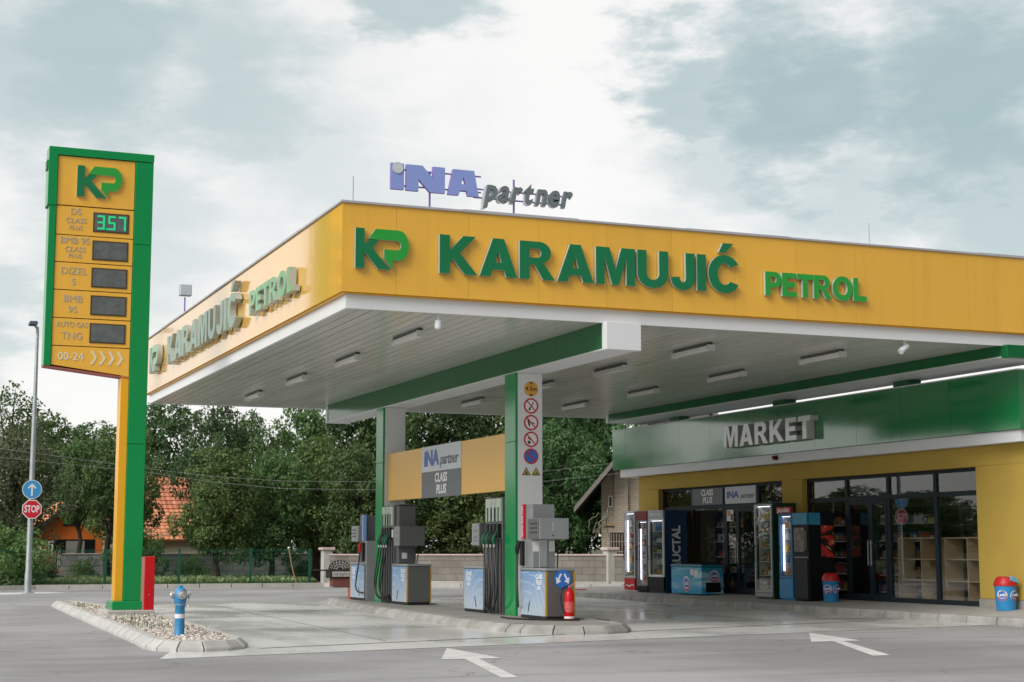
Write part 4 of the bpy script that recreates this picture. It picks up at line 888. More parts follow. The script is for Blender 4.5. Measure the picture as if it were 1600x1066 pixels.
def window(ya, yb, muls, trans, door, bars):
    """ya > yb; muls = positions of mullions; door = (left, middle, right)"""
    b = MB(); z0 = ZP+.02
    b.box(GX, GX+.07, yb, ya, 2.63, 2.70); b.box(GX, GX+.07, yb, ya, z0, z0+.08)
    for y in (ya-.04, yb+.04): b.box(GX-.002, GX+.072, y-.04, y+.04, z0, 2.70)
    for y in muls: b.box(GX-.003, GX+.073, y-.045, y+.045, z0, 2.70)
    b.box(GX-.001, GX+.071, yb, ya, trans-.045, trans+.045)
    fr = b.build('window_frame', DARK, M_)
    cols = [ya]+list(muls)+[yb]
    for a, c in zip(cols, cols[1:]):
        p = MB(); p.box(GX+.03, GX+.038, c+.03, a-.03, trans+.03, 2.66); p.build('pane', PANE, fr)
        if abs(a-door[0]) < .01: continue
        p = MB(); p.box(GX+.03, GX+.038, c+.03, a-.03, z0+.05, trans-.03); p.build('pane', PANE, fr)
    for a, c in ((door[0]-.045, door[1]), (door[1], door[2]+.045)):
        b = MB(); t = .07; b.box(GX-.012, GX+.045, c, c+t, z0+.01, trans-.05); b.box(GX-.012, GX+.045, a-t, a, z0+.01, trans-.05); b.box(GX-.011, GX+.044, c+t, a-t, z0+.01, z0+.13); b.box(GX-.011, GX+.044, c+t, a-t, trans-.13, trans-.05)
        d = b.build('door', DARK, M_)
        b = MB(); b.box(GX+.01, GX+.018, c+t-.01, a-t+.01, z0+.12, trans-.12); b.build('pane', PANE, d)
        hy = c+.05 if a > door[1]+.02 else a-.05
        b = MB(); b.tube([(GX-.05, hy, .9), (GX-.05, hy, 1.4)], .012, 6); b.tube([(GX-.05, hy, .95), (GX, hy, .95)], .008, 6); b.tube([(GX-.05, hy, 1.35), (GX, hy, 1.35)], .008, 6); b.build('handle', STEEL, d)
    return fr
w1 = window(36.15, 30.30, (34.64, 33.04, 31.55), 2.21, (33.04, 32.45, 31.55), None)
w2 = window(29.50, 23.73, (28.04, 26.60, 25.10), 2.24, (28.04, 27.20, 26.60), None)
b = MB(); b.box(GX-.02, GX-.004, 33.10, 34.58, 2.26, 2.65); p = b.build('class_panel', BANNER, w1)
text_part('lettering', 'CLASS', .20, 'x', (GX-.023, 33.84, 2.545), SIGNW, p, .03, .1, .003, width=.58); text_part('lettering', 'PLUS', .20, 'x', (GX-.023, 33.82, 2.365), SIGNW, p, .03, .1, .003, width=.46)
b = MB(); b.box(GX-.02, GX-.004, 31.60, 32.98, 2.26, 2.65); p = b.build('logo_panel', BANNERW, w1)
text_part('lettering', 'iNA', .22, 'x', (GX-.023, 32.63, 2.46), INAS, p, .045, depth=.003, width=.56); text_part('lettering', 'partner', .18, 'x', (GX-.023, 31.97, 2.43), GREYL, p, .012, .2, .003, width=.62)
b = MB(); b.box(GX-.016, GX-.012, 32.62, 32.92, 1.86, 2.12, 0); b.box(GX-.017, GX-.013, 32.75, 32.90, 1.98, 2.10, 1); b.box(GX-.017, GX-.013, 32.64, 32.74, 1.88, 2.02, 2); b.build('door_notice', [PAPER, mat('amber print', (.6, .3, .05), .5), mat('dark print', (.1, .04, .04), .5)], M_)
q = thing('shop_lettering', 'silver grey MARKET letters standing on the green shop fascia', 'lettering', (18.25, 30, 3.48)); letter_row(q, 'MARKET', 'x', (18.19, 31.83, 3.485), .475, 3.60, .20, mat('silver letter face', (.88, .89, .88), .3, .0, .03, 3, coat=1), .12, side=mat('grey letter return', (.55, .57, .56), .35, .2, .05, 3))
q = thing('alarm_lamp', 'small dark red alarm lamp under the green shop fascia', 'lamp', (18.33, 30, 3.16))
b = MB(); b.box(18.29, 18.36, 29.96, 30.05, 3.13, 3.22); b.build('bracket', BLACKP, q)
b = MB(); b.lathe((18.29, 30.005, 3.175), [(.03, 0), (.03, .05), (.015, .06)], 12, axis='x'); b.build('lens', REDP, q)

# goods inside and the things standing on the pavement
PROD = [mat('goods '+n, c, .45, 0, .2, 9) for n, c in (('red', (.36, .03, .02)), ('orange', (.42, .17, .04)), ('yellow', (.42, .32, .07)), ('green', (.04, .16, .07)), ('blue', (.03, .10, .26)), ('white', (.5, .5, .48)), ('brown', (.16, .07, .03)), ('dark', (.03, .03, .035)))]
def goods(b, rnd, axis, f, a0, a1, z, hmax, depth, kinds, bottles=.3):
    a = a0
    while a < a1-.03:
        run = rnd.randint(2, 5); m = rnd.choice(kinds); bot = rnd.random() < bottles; h = rnd.uniform(.5, .95)*hmax; w = rnd.uniform(.055, .075) if bot else rnd.uniform(.06, .17)
        for _ in range(run if bot else rnd.randint(1, 2)):
            e = min(a+w-.005, a1)
            if e-a < .025: break
            if bot:
                r = (e-a)/2; b.lathe((f+r, (a+e)/2, z), [(r*.92, 0), (r, h*.1), (r, h*.58), (r*.42, h*.78), (r*.36, h*.9)], 8, m); b.lathe((f+r, (a+e)/2, z+h*.9), [(r*.40, 0), (r*.40, h*.09)], 8, rnd.choice((0, 5, 4)))
                if m in (3, 6, 7): b.lathe((f+r, (a+e)/2, z+h*.22), [(r*1.03, 0), (r*1.03, h*.26)], 8, rnd.choice((0, 2, 5)))
            else: b.box(f, f+depth, a, e, z, z+h*rnd.uniform(.7, .8), m); b.box(f-.002, f, a+(e-a)*.12, e-(e-a)*.12, z+h*.15, z+h*.5, rnd.choice((0, 1, 2, 4, 5)))
            a += w
def wood_shelf(ya, yb, label):
    q = thing('wood_shelf', label, 'shelf unit', (19.3, (ya+yb)/2, .2), 'wooden shelf units behind the right window')
    xa, xb, zt = 18.94, 19.34, 1.42
    b = MB(); n = 3; t = .022
    for k in range(4): z = .22+(zt-.22)*k/3; b.box(xa, xb, yb, ya, z, z+t)
    b.build('board', WOODL, q)
    b = MB()
    for k in range(3): y = yb+(ya-yb)*k/2; b.box(xa+.002, xb-.002, y-.011, y+.011, .2, zt)
    b.build('upright', WOODL, q)
    b = MB(); b.box(xb+.002, xb+.012, yb, ya-(ya-yb)*.45, .22, zt); b.build('back_panel', WOODL, q)
wood_shelf(26.55, 25.08, 'light wood open shelf unit behind the window next to the shop door'); wood_shelf(25.06, 23.78, 'light wood open shelf unit at the right end of the shop window')
rnd = random.Random(21)
for k, (xa, ya, yb, lab) in enumerate(((19.35, 34.55, 33.15, 'goods shelf behind the shop window above the chest freezer'), (20.6, 32.9, 30.6, 'dark goods shelf seen through the left shop door'), (20.4, 29.3, 28.15, 'goods shelf behind the glass beside the coffee machine'), (20.1, 27.9, 26.7, 'goods shelf seen through the right double door'), (22.6, 29.2, 24.4, 'long goods shelf deep inside the shop behind the right windows'))):
    q = thing('goods_shelf', lab, 'shelf', (xa+.2, (ya+yb)/2, .2), 'goods shelves inside the shop')
    b = MB(); b.box(xa+.42, xa+.45, yb, ya, .2, 2.1); b.box(xa, xa+.44, yb, yb+.03, .2, 2.1); b.box(xa, xa+.44, ya-.03, ya, .2, 2.1); b.build('frame', BLACKP, q)
    g = MB()
    for r in range(5):
        z = .3+.36*r; b = MB(); b.box(xa+.01, xa+.41, yb+.03, ya-.03, z, z+.02); b.build('board', LAMPD, q); goods(g, rnd, 'y', xa+.05, yb+.04, ya-.04, z+.021, .27, .22, [0, 1, 2, 3, 4, 5, 6, 6, 7, 7], .35)
    tag(g.build('goods', PROD, q, smooth=False), kind='stuff')
def cooler(name, label, cat, ya, yb, zt, xf, depth, z0, body, frame, door0, door1, header=None, led=True, base_mat=None, led_side=0, fill=(0, 1, 3, 4, 5), shelves=5, hmat=None, seed=1, text=None):
    """upright drinks cooler, its glass door facing -X; ya > yb; door0/door1 = z range of the door"""
    q = thing(name, label, cat, (xf+depth/2, (ya+yb)/2, z0), 'drinks coolers along the shop front'); rnd = random.Random(seed); t = .03; xb = xf+depth
    b = MB(); b.box(xf+.05, xb, yb, yb+t, z0, zt); b.box(xf+.05, xb, ya-t, ya, z0, zt); b.box(xb-t, xb, yb+t, ya-t, z0, zt); b.box(xf+.05, xb-t, yb+t, ya-t, zt-.04, zt); b.box(xf+.05, xb-t, yb+t, ya-t, z0, door0)
    cab = b.build('cabinet', body, q)
    b = MB(); b.box(xf+.1, xb-t-.002, yb+t+.001, yb+t+.008, door0, zt-.05); b.box(xf+.1, xb-t-.002, ya-t-.008, ya-t-.001, door0, zt-.05); b.box(xb-t-.01, xb-t-.003, yb+t+.01, ya-t-.01, door0, zt-.05); b.build('liner', mat('cooler liner', (.55, .57, .58), .4), q)
    b = MB(); w = .05; b.box(xf, xf+.045, yb, yb+w, door0, door1); b.box(xf, xf+.045, ya-w, ya, door0, door1); b.box(xf, xf+.045, yb+w, ya-w, door1-w, door1); b.box(xf, xf+.045, yb+w, ya-w, door0, door0+w)
    d = b.build('door', frame, q, bevel=.008)
    b = MB(); b.box(xf+.015, xf+.022, yb+w-.01, ya-w+.01, door0+w-.01, door1-w+.01); b.build('pane', PANE2, d)
    b = MB(); b.tube([(xf-.03, ya-.05, .95), (xf-.03, ya-.05, 1.3)], .012, 6); b.tube([(xf-.03, ya-.05, .97), (xf, ya-.05, .97)], .008, 6); b.tube([(xf-.03, ya-.05, 1.28), (xf, ya-.05, 1.28)], .008, 6); b.build('handle', BLACKP, d)
    if header is not None:
        b = MB(); b.box(xf-.01, xf+.05, yb, ya, door1+.004, zt); hd = b.build('header', header, q, bevel=.01)
        if text: text_part('lettering', text, .10, 'x', (xf-.013, (ya+yb)/2, (door1+zt)/2), SIGNW, hd, .02, depth=.003, width=(ya-yb)*.75)
    b = MB(); b.box(xf-.002, xf+.048, yb, ya, z0+.04, door0-.004); b.build('grille', base_mat or body, q, bevel=.006)
    g = MB()
    for r in range(shelves):
        z = door0+.06+(door1-door0-.12)*r/shelves; b = MB(); b.box(xf+.09, xb-t-.02, yb+t+.01, ya-t-.01, z, z+.012); b.build('shelf', LAMPD, q)
        goods(g, rnd, 'y', xf+.12, yb+t+.02, ya-t-.02, z+.013, (door1-door0)/shelves*.80, .2, list(fill), .8)
    tag(g.build('drinks', PROD, q, smooth=False), kind='stuff')
    b = MB(); b.box(xf+.07, xf+.10, yb+t+.02, ya-t-.02, door1-.06, door1-.045); b.build('top_light', LEDW, q)
    if led: 
        yy = ya-.10 if led_side == 0 else yb+.10
        b = MB(); b.box(xf+.06, xf+.075, yy-.022, yy+.022, door0+.15, door1-.22); b.build('light_strip', LEDW, q)
    return q
REDH = mat('dark red header', (.22, .01, .02), .4, 0, .1, 5)
F1 = cooler('drinks_cooler', 'slim drinks cooler with a white frame and red base, farthest along the shop front', 'cooler', 36.80, 36.20, 2.17, 18.0, .55, .17, SIGNW, mat('pale frame', (.55, .57, .58), .35), .50, 2.15, None, True, RED, seed=3, fill=(0, 3, 5, 2))
b = MB(); b.prism([(36.75, .30), (36.65, .34), (36.5, .31), (36.35, .36), (36.24, .33), (36.24, .30), (36.35, .33), (36.5, .28), (36.65, .31)], 'x', 17.992, 17.996); b.build('white_wave', SIGNW, F1, smooth=False)
cooler('drinks_cooler', 'dark drinks cooler with a deep red header between two paler coolers', 'cooler', 36.08, 35.52, 2.15, 18.0, .60, .17, BLACKP, mat('grey frame', (.20, .21, .22), .35), .32, 1.93, REDH, True, seed=4, fill=(0, 0, 5, 7, 6))
F3 = cooler('drinks_cooler', 'white framed drinks cooler whose navy side reads FRUCTAL', 'cooler', 35.42, 34.62, 2.15, 17.98, .64, .17, NAVY, SIGNW, .55, 1.95, mat('pale grey header', (.45, .48, .52), .35), False, BLACKP, seed=5, fill=(3, 3, 4, 5, 7, 1), text='FRUCTAL')
text_part('lettering', 'FRUCTAL', .30, 'y', (18.34, 34.612, 1.20), SIGNW, F3, .035, depth=.004, rot=90, width=1.15)
cooler('drinks_cooler', 'tall cooler with a silver frame and dark green side right of the shop door', 'cooler', 30.45, 29.74, 2.20, 18.02, .62, .17, DKGRN, mat('silver frame', (.38, .40, .40), .3, .5), .30, 2.18, None, False, mat('silver grille', (.30, .31, .31), .4, .4), seed=6, fill=(2, 6, 3, 1, 0, 5, 5), shelves=6)
cooler('drinks_cooler', 'narrow blue drinks cooler with a bright light strip beside the black coffee machine', 'cooler', 29.42, 28.90, 1.97, 18.0, .5, .17, BLUEP, mat('blue frame', (.06, .18, .36), .35), .62, 1.95, None, True, BLUEP, seed=7, fill=(1, 2, 4, 5))
q = thing('red_header_board', 'small red and white lettered strip on top of the narrow blue cooler', 'sign', (18.05, 29.2, 1.98)); b = MB(); b.box(17.97, 18.02, 28.88, 29.44, 1.972, 2.09); b.build('board', REDP, q); text_part('lettering', 'Jacobs', .13, 'x', (17.966, 29.16, 2.03), SIGNW, q, .02, depth=.003, width=.46)
K_ = thing('coffee_machine', 'black coffee vending machine with a light blue top and red swirl print', 'vending machine', (18.3, 28.5, .17))
b = MB(); b.box(18.02, 18.66-.02, 28.30, 28.86, .18, 1.95); b.build('cabinet', BLACKP, K_, bevel=.012)
b = MB(); b.box(17.99, 18.018, 28.31, 28.85, 1.72, 1.96); b.build('top_panel', CYAN, K_)
b = MB(); b.box(18.03, 18.30, 28.285, 28.298, 1.72, 1.96); b.build('side_header', CYAN, K_)
b = MB(); b.box(18.0, 18.018, 28.45, 28.82, 1.17, 1.66); p = b.build('display_window', node_mat('drinks poster', art_fn2) if 'art_fn2' in globals() else mat('dim poster', (.20, .16, .15), .25, 0, .7, 9), K_)
b = MB(); b.box(18.0, 18.018, 28.34, 28.43, 1.20, 1.60); b.build('keypad', CHAN, K_)
b = MB(); b.box(17.998, 18.018, 28.32, 28.84, 1.045, 1.065); b.build('ledge', PUMPL, K_)
b = MB(); b.box(18.0, 18.018, 28.33, 28.83, .22, 1.03); b.build('lower_panel', mat('dark blue grey panel', (.014, .018, .026), .45, spec=.25), K_)
b = MB(); b.box(18.32, 18.635, 28.288, 28.299, 1.06, 1.70); b.build('side_print', ART, K_)
C_ = thing('chest_freezer', 'turquoise ice cream chest freezer with round logos by the shop door', 'freezer', (18.25, 33.45, .17), None)
b = MB(); b.box(17.95, 18.53, 32.70, 34.18, .19, .80); b.build('cabinet', FREEZ, C_, bevel=.03, segs=2)
b = MB(); b.box(17.94, 18.54, 32.69, 34.19, .80, .86); b.build('rim', mat('teal rim', (.01, .20, .28), .25), C_, bevel=.012)
b = MB(); b.prism([(17.98, .861), (17.98, .885), (18.25, .91), (18.50, .885), (18.50, .861)], 'y', 32.74, 34.15); b.build('sliding_lid', mat('dark lid glass', (.015, .03, .04), .08, 0, .05), C_)
b = MB(); b.box(18.06, 18.44, 32.684, 32.698, .24, .46); b.build('vent_grille', BLACKP, C_)
def logo(parent, kind, loc, r):
    b = MB(); ax = 'y' if kind == 'y' else 'x'; nrm = Vector((0, -1, 0)) if kind == 'y' else Vector((-1, 0, 0)); L = Vector(loc)
    def el(rx, rz, d, m, dz=0, du=0):
        pts = []
        for k in range(28):
            a = 2*math.pi*k/28; u, z = rx*math.cos(a)+du, rz*math.sin(a)+dz; pts.append((u, z))
        o = L+nrm*d
        if kind == 'y': b.prism([(o.x+u, o.z+z) for u, z in pts], 'y', o.y, o.y+.002, m)
        else: b.prism([(o.y-u, o.z+z) for u, z in pts], 'x', o.x, o.x+.002, m)
    el(r*1.06, r*1.05, .002, 1); el(r*.98, r*.97, .004, 2, -.03*r, -.02*r); el(r*.90, r*.80, .006, 1, .10*r); el(r*.82, r*.62, .008, 0, .12*r)
    o_ = b.build('logo', [SIGNB2, SIGNW, SIGNR], parent, smooth=False)
    L2 = L+nrm*.0105+Vector((0, 0, .12*r)); text_part('lettering', 'Ledo', r*.85, kind, L2, SIGNW, o_, .03, .2, .003, width=r*1.35)
logo(C_, 'x', (17.948, 33.42, .42), .17); logo(C_, 'y', (18.28, 32.698, .60), .13)
b = MB(); b.box(17.942, 17.948, 32.86, 33.05, .58, .74); b.box(17.942, 17.948, 33.08, 33.22, .62, .76); b.build('price_card', PAPER, C_)
def bin_(x, y, z, r, h, lab, tilt):
    q = thing('litter_bin', lab, 'bin', (x, y, z), 'blue and red litter bins'); hb = h*.72
    b = MB(); b.lathe((x, y, z), [(r*.86, 0), (r*.88, .02), (r, hb), (r*1.02, hb+.005)], 28); b.build('body', BLUEP, q)
    b = MB(); b.lathe((x, y, z+hb+.004), [(r*1.07, 0), (r*1.08, .035), (r*1.0, h*.14), (r*.80, h*.25), (r*.60, h*.28)], 28); l_ = b.build('lid', REDP, q)
    if tilt:
        b = MB(); b.prism([(x-r*.25, z+hb+.10), (x+r*.75, z+hb+.05), (x+r*.6, z+h-.03), (x+r*.05, z+h+.012)], 'y', y-r*1.02, y-r*.2); b.build('flap', mat('pale blue flap', (.16, .40, .55), .3), l_)
    for k, ang in enumerate((-150, -75)):
        b = MB(); n = 14
        for (rr, hh, d, m, dz) in ((.098, .090, .002, 1, 0), (.090, .082, .0035, 2, -.008), (.084, .066, .005, 1, .012), (.078, .056, .0065, 0, .012)):
            vs = []; 
            for i in range(24):
                a = 2*math.pi*i/24; u = rr*math.cos(a); zz = hh*math.sin(a)+dz; th = R(ang)+u/r; R_ = r*.955+d+(zz*.12*r/hb); vs.append((x+R_*math.cos(th), y+R_*math.sin(th), z+hb*.62+zz))
            b.add(vs, [tuple(range(24))], m)
        lo = b.build('logo', [SIGNB2, SIGNW, SIGNR], q, smooth=False); th = R(ang)+.02; rr = r*.955+.012
        me = font_mesh('Ledo', .075, .003, .03, .2); b = MB(); b.mesh(me, Matrix.Translation((x+rr*math.cos(th), y+rr*math.sin(th), z+hb*.62+.012)) @ Matrix.Rotation(th+R(90), 4, 'Z') @ FACE_Y); b.build('lettering', SIGNW, lo, smooth=False)
bin_(18.2, 27.8, .175, .165, .57, 'blue litter bin with a domed red lid beside the coffee machine', False)
bin_(18.40, 22.72, .185, .185, .57, 'blue litter bin with a pale flap in its lid, before the mustard wall', True)
b = MB(); b.tube([(17.75+.12*math.cos(R(a)), 38.9+.3*math.sin(R(a)), .155) for a in range(0, 330, 20)], .018, 6); tag(b.build('red_hose', REDP), 'short loop of red hose lying on the pavement left of the coolers', 'hose')

# ------------------------------------------------------------------ boundary walls, fence, grass
def wall_line(q, A, B, z0, z1, th, m, name, cap=None, cap_h=.05):
    d = Vector((B[0]-A[0], B[1]-A[1])); L = d.length; ang = math.atan2(d.y, d.x)
    b = MB(); b.box(0, L, -th/2, th/2, z0, z1); o = b.build(name, m, None, bevel=.006); o.parent = q; o.rotation_euler = (0, 0, ang); o.location = Vector((A[0], A[1], 0))-parent_loc(q)
    if cap:
        b = MB(); b.box(-.02, L+.02, -th/2-.04, th/2+.04, z1+.001, z1+cap_h); c = b.build('coping', cap, None, bevel=.008); c.parent = q; c.rotation_euler = (0, 0, ang); c.location = o.location
    return o
BW = thing('block_wall', 'beige concrete block wall with pinkish coping and capped pillars behind the pumps', 'wall', (19, 47.5, 0))
A_, B_ = (14.25, 50.65), (24.9, 44.2)
wall_line(BW, A_, B_, .0, 1.0, .22, BLOCKW, 'wall', PINKC)
d_ = (Vector(B_)-Vector(A_)).normalized(); n_ = Vector((d_.y, -d_.x))
wall_line(BW, tuple(Vector(A_)+n_*.13), tuple(Vector(B_)+n_*.13), 0, .20, .08, CONC, 'base_course')
for t, y in ((-.12, 0), (9.05, 0)):
    c = Vector(A_)+d_*t
    b = MB(); b.box(c.x-.15, c.x+.15, c.y-.17, c.y+.17, 0, 1.17); p = b.build('pillar', CONC, BW, bevel=.008)
    b = MB(); b.prism([(c.x-.22, c.y-.24), (c.x+.22, c.y-.24), (c.x+.22, c.y+.24), (c.x-.22, c.y+.24)], 'z', 1.172, 1.26); b.build('cap', PINKC, p, bevel=.015)
# ornamental plaque on a brick base by the pillar
O_ = thing('ornamental_plaque', 'dark arched plaque with white scrolls on a small brick base by the wall pillar', 'ornament', (14.35, 50.0, .12))
b = MB(); b.box(14.10, 14.72, 49.75, 50.15, .02, .30); b.build('brick_base', BRICKR, O_)
b = MB(); b.box(13.98, 14.75, 49.70, 50.2, .30, .56); b.build('trough', DKWOOD, O_, bevel=.01)
b = MB(); b.box(14.06, 14.71, 49.685, 49.699, .345, .50); p = b.build('inscribed_band', mat('chalk band', (.50, .49, .47), .8, 0, .5, 22), O_)
b = MB(); rnd = random.Random(5)
for k in range(13):
    x = 14.09+.046*k; b.tube([(x, 49.682, .37), (x+rnd.uniform(-.01, .03), 49.682, .42), (x+rnd.uniform(-.005, .03), 49.682, .47)], .006, 5)
b.build('carved_marks', DKWOOD, p)
b = MB(); b.prism([(14.0, .56), (14.72, .56)]+arc(14.36, .56, .36, .30, 0, 180, 16)[1:-1], 'y', 49.9, 49.98); a_ = b.build('arch_panel', DKWOOD, O_)
b = MB()
for k, (r1, m0) in enumerate(((.30, 9), (.21, 7), (.12, 5))):
    for j in range(m0):
        an = R(14+152*j/(m0-1)); cx, cz = 14.36+r1*math.cos(an), .575+r1*.80*math.sin(an)
        b.tube([(cx+.028*math.cos(q_), 49.895, cz+.024*math.sin(q_)) for q_ in [i*.62+an for i in range(8)]], .0085, 5)
b.build('scrolls', mat('white scroll paint', (.58, .57, .56), .7, 0, .2, 15), a_)
b = MB(); b.tube([(13.48, 49.85, .545), (14.2, 49.8, .54), (15.03, 49.78, .575)], [.022, .03, .02], 7); b.build('cross_pole', DKWOOD, O_)
# green mesh fence
FN = thing('mesh_fence', 'green wire mesh fence on thin posts along the far kerb', 'fence', (9.5, 51.2, .1))
fx = [3.0, 5.05, 7.22, 9.5, 11.78, 13.72]
for x in fx: b = MB(); b.box(x-.035, x+.035, 51.17, 51.24, 0, 1.22); b.build('post', MESHG, FN)
for a, c in zip(fx, fx[1:]):
    b = MB()
    for z in (.16, .42, .68, .94, 1.14, 1.18): b.box(a, c, 51.16, 51.168, z, z+.010)
    x = a+.05
    while x < c: b.box(x-.002, x+.002, 51.156, 51.161, .12, 1.2); x += .065
    b.build('wire_panel', MESHG, FN, smooth=False)
b = MB(); b.tube([(12.95, 50.95, 1.25), (13.05, 50.93, .68), (13.2, 50.9, .13)], .017, 7, 0); b.lathe((12.95, 50.95, 1.22), [(.03, 0), (.045, .03), (.02, .06)], 10, 1); tag(b.build('leaning_pole', [mat('bare pole', (.36, .24, .13), .8), SIGNW]), 'thin wooden pole with a white tip leaning on the green mesh fence', 'pole')
GW = thing('grey_block_wall', 'old grey block wall beyond the mesh fence', 'wall', (10.5, 60, 0))
wall_line(GW, (7.05, 61.2), (16.8, 58.6), -.02, 1.0, .2, BLOCKG, 'wall', CONCD)
G_ = thing('plank_gate', 'faded red plank gate left of the grey block wall', 'gate', (6.6, 61.4, 0))
b = MB(); x = 5.9
while x < 6.9: b.box(x, x+.11, 61.36, 61.40, .12, 1.12); x += .125
b.build('planks', mat('faded red planks', (.30, .13, .10), .8, 0, .2, 4), G_)
b = MB(); b.box(6.93, 7.03, 61.3, 61.45, 0, 1.15); b.build('post', CONCD, G_)
sheet('verge', [(2.4, 49.9), (3.9, 50.9), (5.1, 51.15), (14.1, 50.95), (25.2, 44.4), (60, 44), (60, 120), (-60, 120), (-60, 48)], .06, SOIL)
def tufts(name, n, fx_, hmin, hmax, wid, m, lab, seed):
    rnd = random.Random(seed); b = MB()
    for k in range(n):
        x, y = fx_(rnd); h = rnd.uniform(hmin, hmax); a = rnd.uniform(0, 6.28); l = h*rnd.uniform(.2, .9); w = wid*rnd.uniform(.6, 1.3); ca, sa = math.cos(a), math.sin(a)
        b.add([(x-sa*w*.3, y+ca*w*.3, .05), (x+sa*w*.3, y-ca*w*.3, .05), (x+ca*l*.6+sa*w, y+sa*l*.6-ca*w, .06+h*.8), (x+ca*l, y+sa*l, .06+h), (x+ca*l*.6-sa*w, y+sa*l*.6+ca*w, .06+h*.8)], [(0, 1, 2, 3, 4)])
    tag(b.build(name, m, smooth=False), lab, 'grass' if 'grass' in name else 'ground cover', kind='stuff')
tufts('grass', 9000, lambda r: (r.uniform(1.6, 14.0), 51.3+7.5*r.random()**1.4), .04, .17, .012, GRASSM, 'short grass growing between the mesh fence and the grey wall', 11)
tufts('ground_cover', 5200, lambda r: (r.uniform(5.3, 14.2), 52.3+6.5*r.random()), .10, .26, .06, COVERM, 'pale leafy ground cover behind the green mesh fence', 12)

# ------------------------------------------------------------------ houses
def roof_tiles(q, name, p0, p1, up, rows, cols, m, curve=.03):
    """tiled roof slope: p0-p1 eave line, up = vector from eave to ridge"""
    p0, p1, up = Vector(p0), Vector(p1), Vector(up); e = p1-p0; nrm = e.cross(up).normalized()
    if nrm.z < 0: nrm = -nrm
    b = MB()
    for r in range(rows):
        for c in range(cols):
            a = p0+e*(c/cols)+up*(r/rows); w = e/cols*.96; u = up/rows*1.12; o = nrm*.05; mid = w*.5+nrm*curve
            b.add([a+o, a+mid+o, a+w+o, a+w+u, a+mid+u, a+u, a, a+w], [(0, 1, 4, 5), (1, 2, 3, 4), (0, 6, 7, 2, 1)])
    b.add([p0-nrm*.02, p1-nrm*.02, p1+up-nrm*.02, p0+up-nrm*.02], [(0, 1, 2, 3)])
    return b.build(name, m, q, smooth=False)
OH = thing('orange_house', 'small orange rendered house with a tiled gable roof half hidden by trees', 'house', (9, 76, 0))
yh = 74.0
b = MB(); b.prism([(7.35, 0), (10.3, 0), (10.3, 1.95), (8.85, 3.15), (7.35, 1.95)], 'y', yh, yh+7); b.build('wall', ORANGE, OH)
for sx, xe in ((1, 7.0), (-1, 10.7)):
    roof_tiles(OH, 'roof', (xe, yh-.5, 1.78), (xe, yh+7.3, 1.78), ((8.85-xe), 0, 3.34-1.78), 8, 26, TILEO)
b = MB()
for xe in (7.0, 10.7): b.prism([(xe, 1.62), (xe, 1.80), (8.85, 3.36), (8.85, 3.12)], 'y', yh-.54, yh-.46)
b.build('bargeboard', DKWOOD, OH)
b = MB(); b.box(8.1, 9.95, yh-.02, yh+.1, .4, 1.62); b.build('porch_opening', BLACKP, OH)
b = MB(); b.box(8.7, 9.5, yh-.05, yh-.02, .9, 1.55); b.build('shutter', mat('grey brown shutter', (.26, .25, .22), .7, 0, .1, 20), OH)
b = MB(); b.box(8.55, 9.15, yh-.03, yh+.02, 2.2, 2.6); b.build('attic_opening', DKWOOD, OH)
b = MB()
for x in (7.55, 7.72, 7.89, 8.04): b.box(x, x+.06, yh-.45, yh-.4, .9, 1.5)
b.box(7.55, 8.1, yh-.46, yh-.39, 1.5, 1.56); b.build('balustrade', SIGNW, OH)
TH = thing('tiled_house', 'house with a large terracotta tile roof among the trees behind the sign', 'house', (14, 80, 0))
b = MB(); b.box(11.6, 18.5, 76.4, 84, 0, 1.9); b.build('wall', mat('cream render', (.5, .42, .32), .9), TH)
roof_tiles(TH, 'roof', (10.9, 76.0, 1.6), (19, 76.0, 1.6), (0, 3.6, 1.5), 9, 32, TILEO); roof_tiles(TH, 'roof', (10.4, 79.61, 3.12), (19, 79.61, 3.12), (0, 2.4, 1.65), 8, 34, TILE)
BH = thing('brick_house', 'unfinished pale brick house with a steep dark roof at the left end of the shop', 'house', (24.55, 52, 0))
yb_ = 52.0
b = MB(); b.prism([(24.55, 0), (30.4, 0), (30.4, 3.62), (27.5, 7.0), (24.55, 3.62)], 'y', yb_, yb_+9); b.build('wall', BRICKP, BH)
b = MB(); b.box(25.02, 25.5, yb_-.16, yb_-.003, 0, 3.95); b.build('brick_pier', BRICKP, BH)
b = MB(); b.box(25.0, 25.55, yb_-.18, yb_-.003, 3.96, 4.08); b.build('brick_band', BRICKR, BH)
sl = 1.19
for k in (1, -1):
    x = lambda v: 27.5-k*v
    b = MB(); b.prism([(x(3.85), 2.45), (x(3.85), 2.62), (x(0), 2.62+3.85*sl), (x(0), 2.45+3.85*sl)], 'y', yb_-1.15, yb_+9.4); r_ = b.build('roof', DKWOOD, BH)
    b = MB(); b.prism([(x(3.89), 2.46), (x(3.89), 2.66), (x(0), 2.66+3.87*sl), (x(0), 2.44+3.85*sl)], 'y', yb_-1.20, yb_-1.152); b.build('bargeboard', VERGE, r_)
b = MB(); b.box(24.80, 24.95, yb_-.03, yb_+.02, 2.68, 3.08, 0); b.box(24.835, 24.915, yb_-.035, yb_+.02, 2.72, 3.04, 1); b.build('slit_window', [SIGNW, INKB], BH)
b = MB(); b.box(24.62, 25.4, yb_-.10, yb_-.01, 2.02, 2.12); b.build('lintel', mat('timber lintel', (.42, .30, .17), .8, 0, .2, 6), BH)
b = MB(); b.box(24.85, 25.4, yb_-.2, yb_-.02, .9, 1.78); w_ = b.build('window_opening', INKB, BH)
b = MB()
for k in range(6): x = 24.88+.095*k; b.box(x, x+.03, yb_-.24, yb_-.205, .9, 1.74)
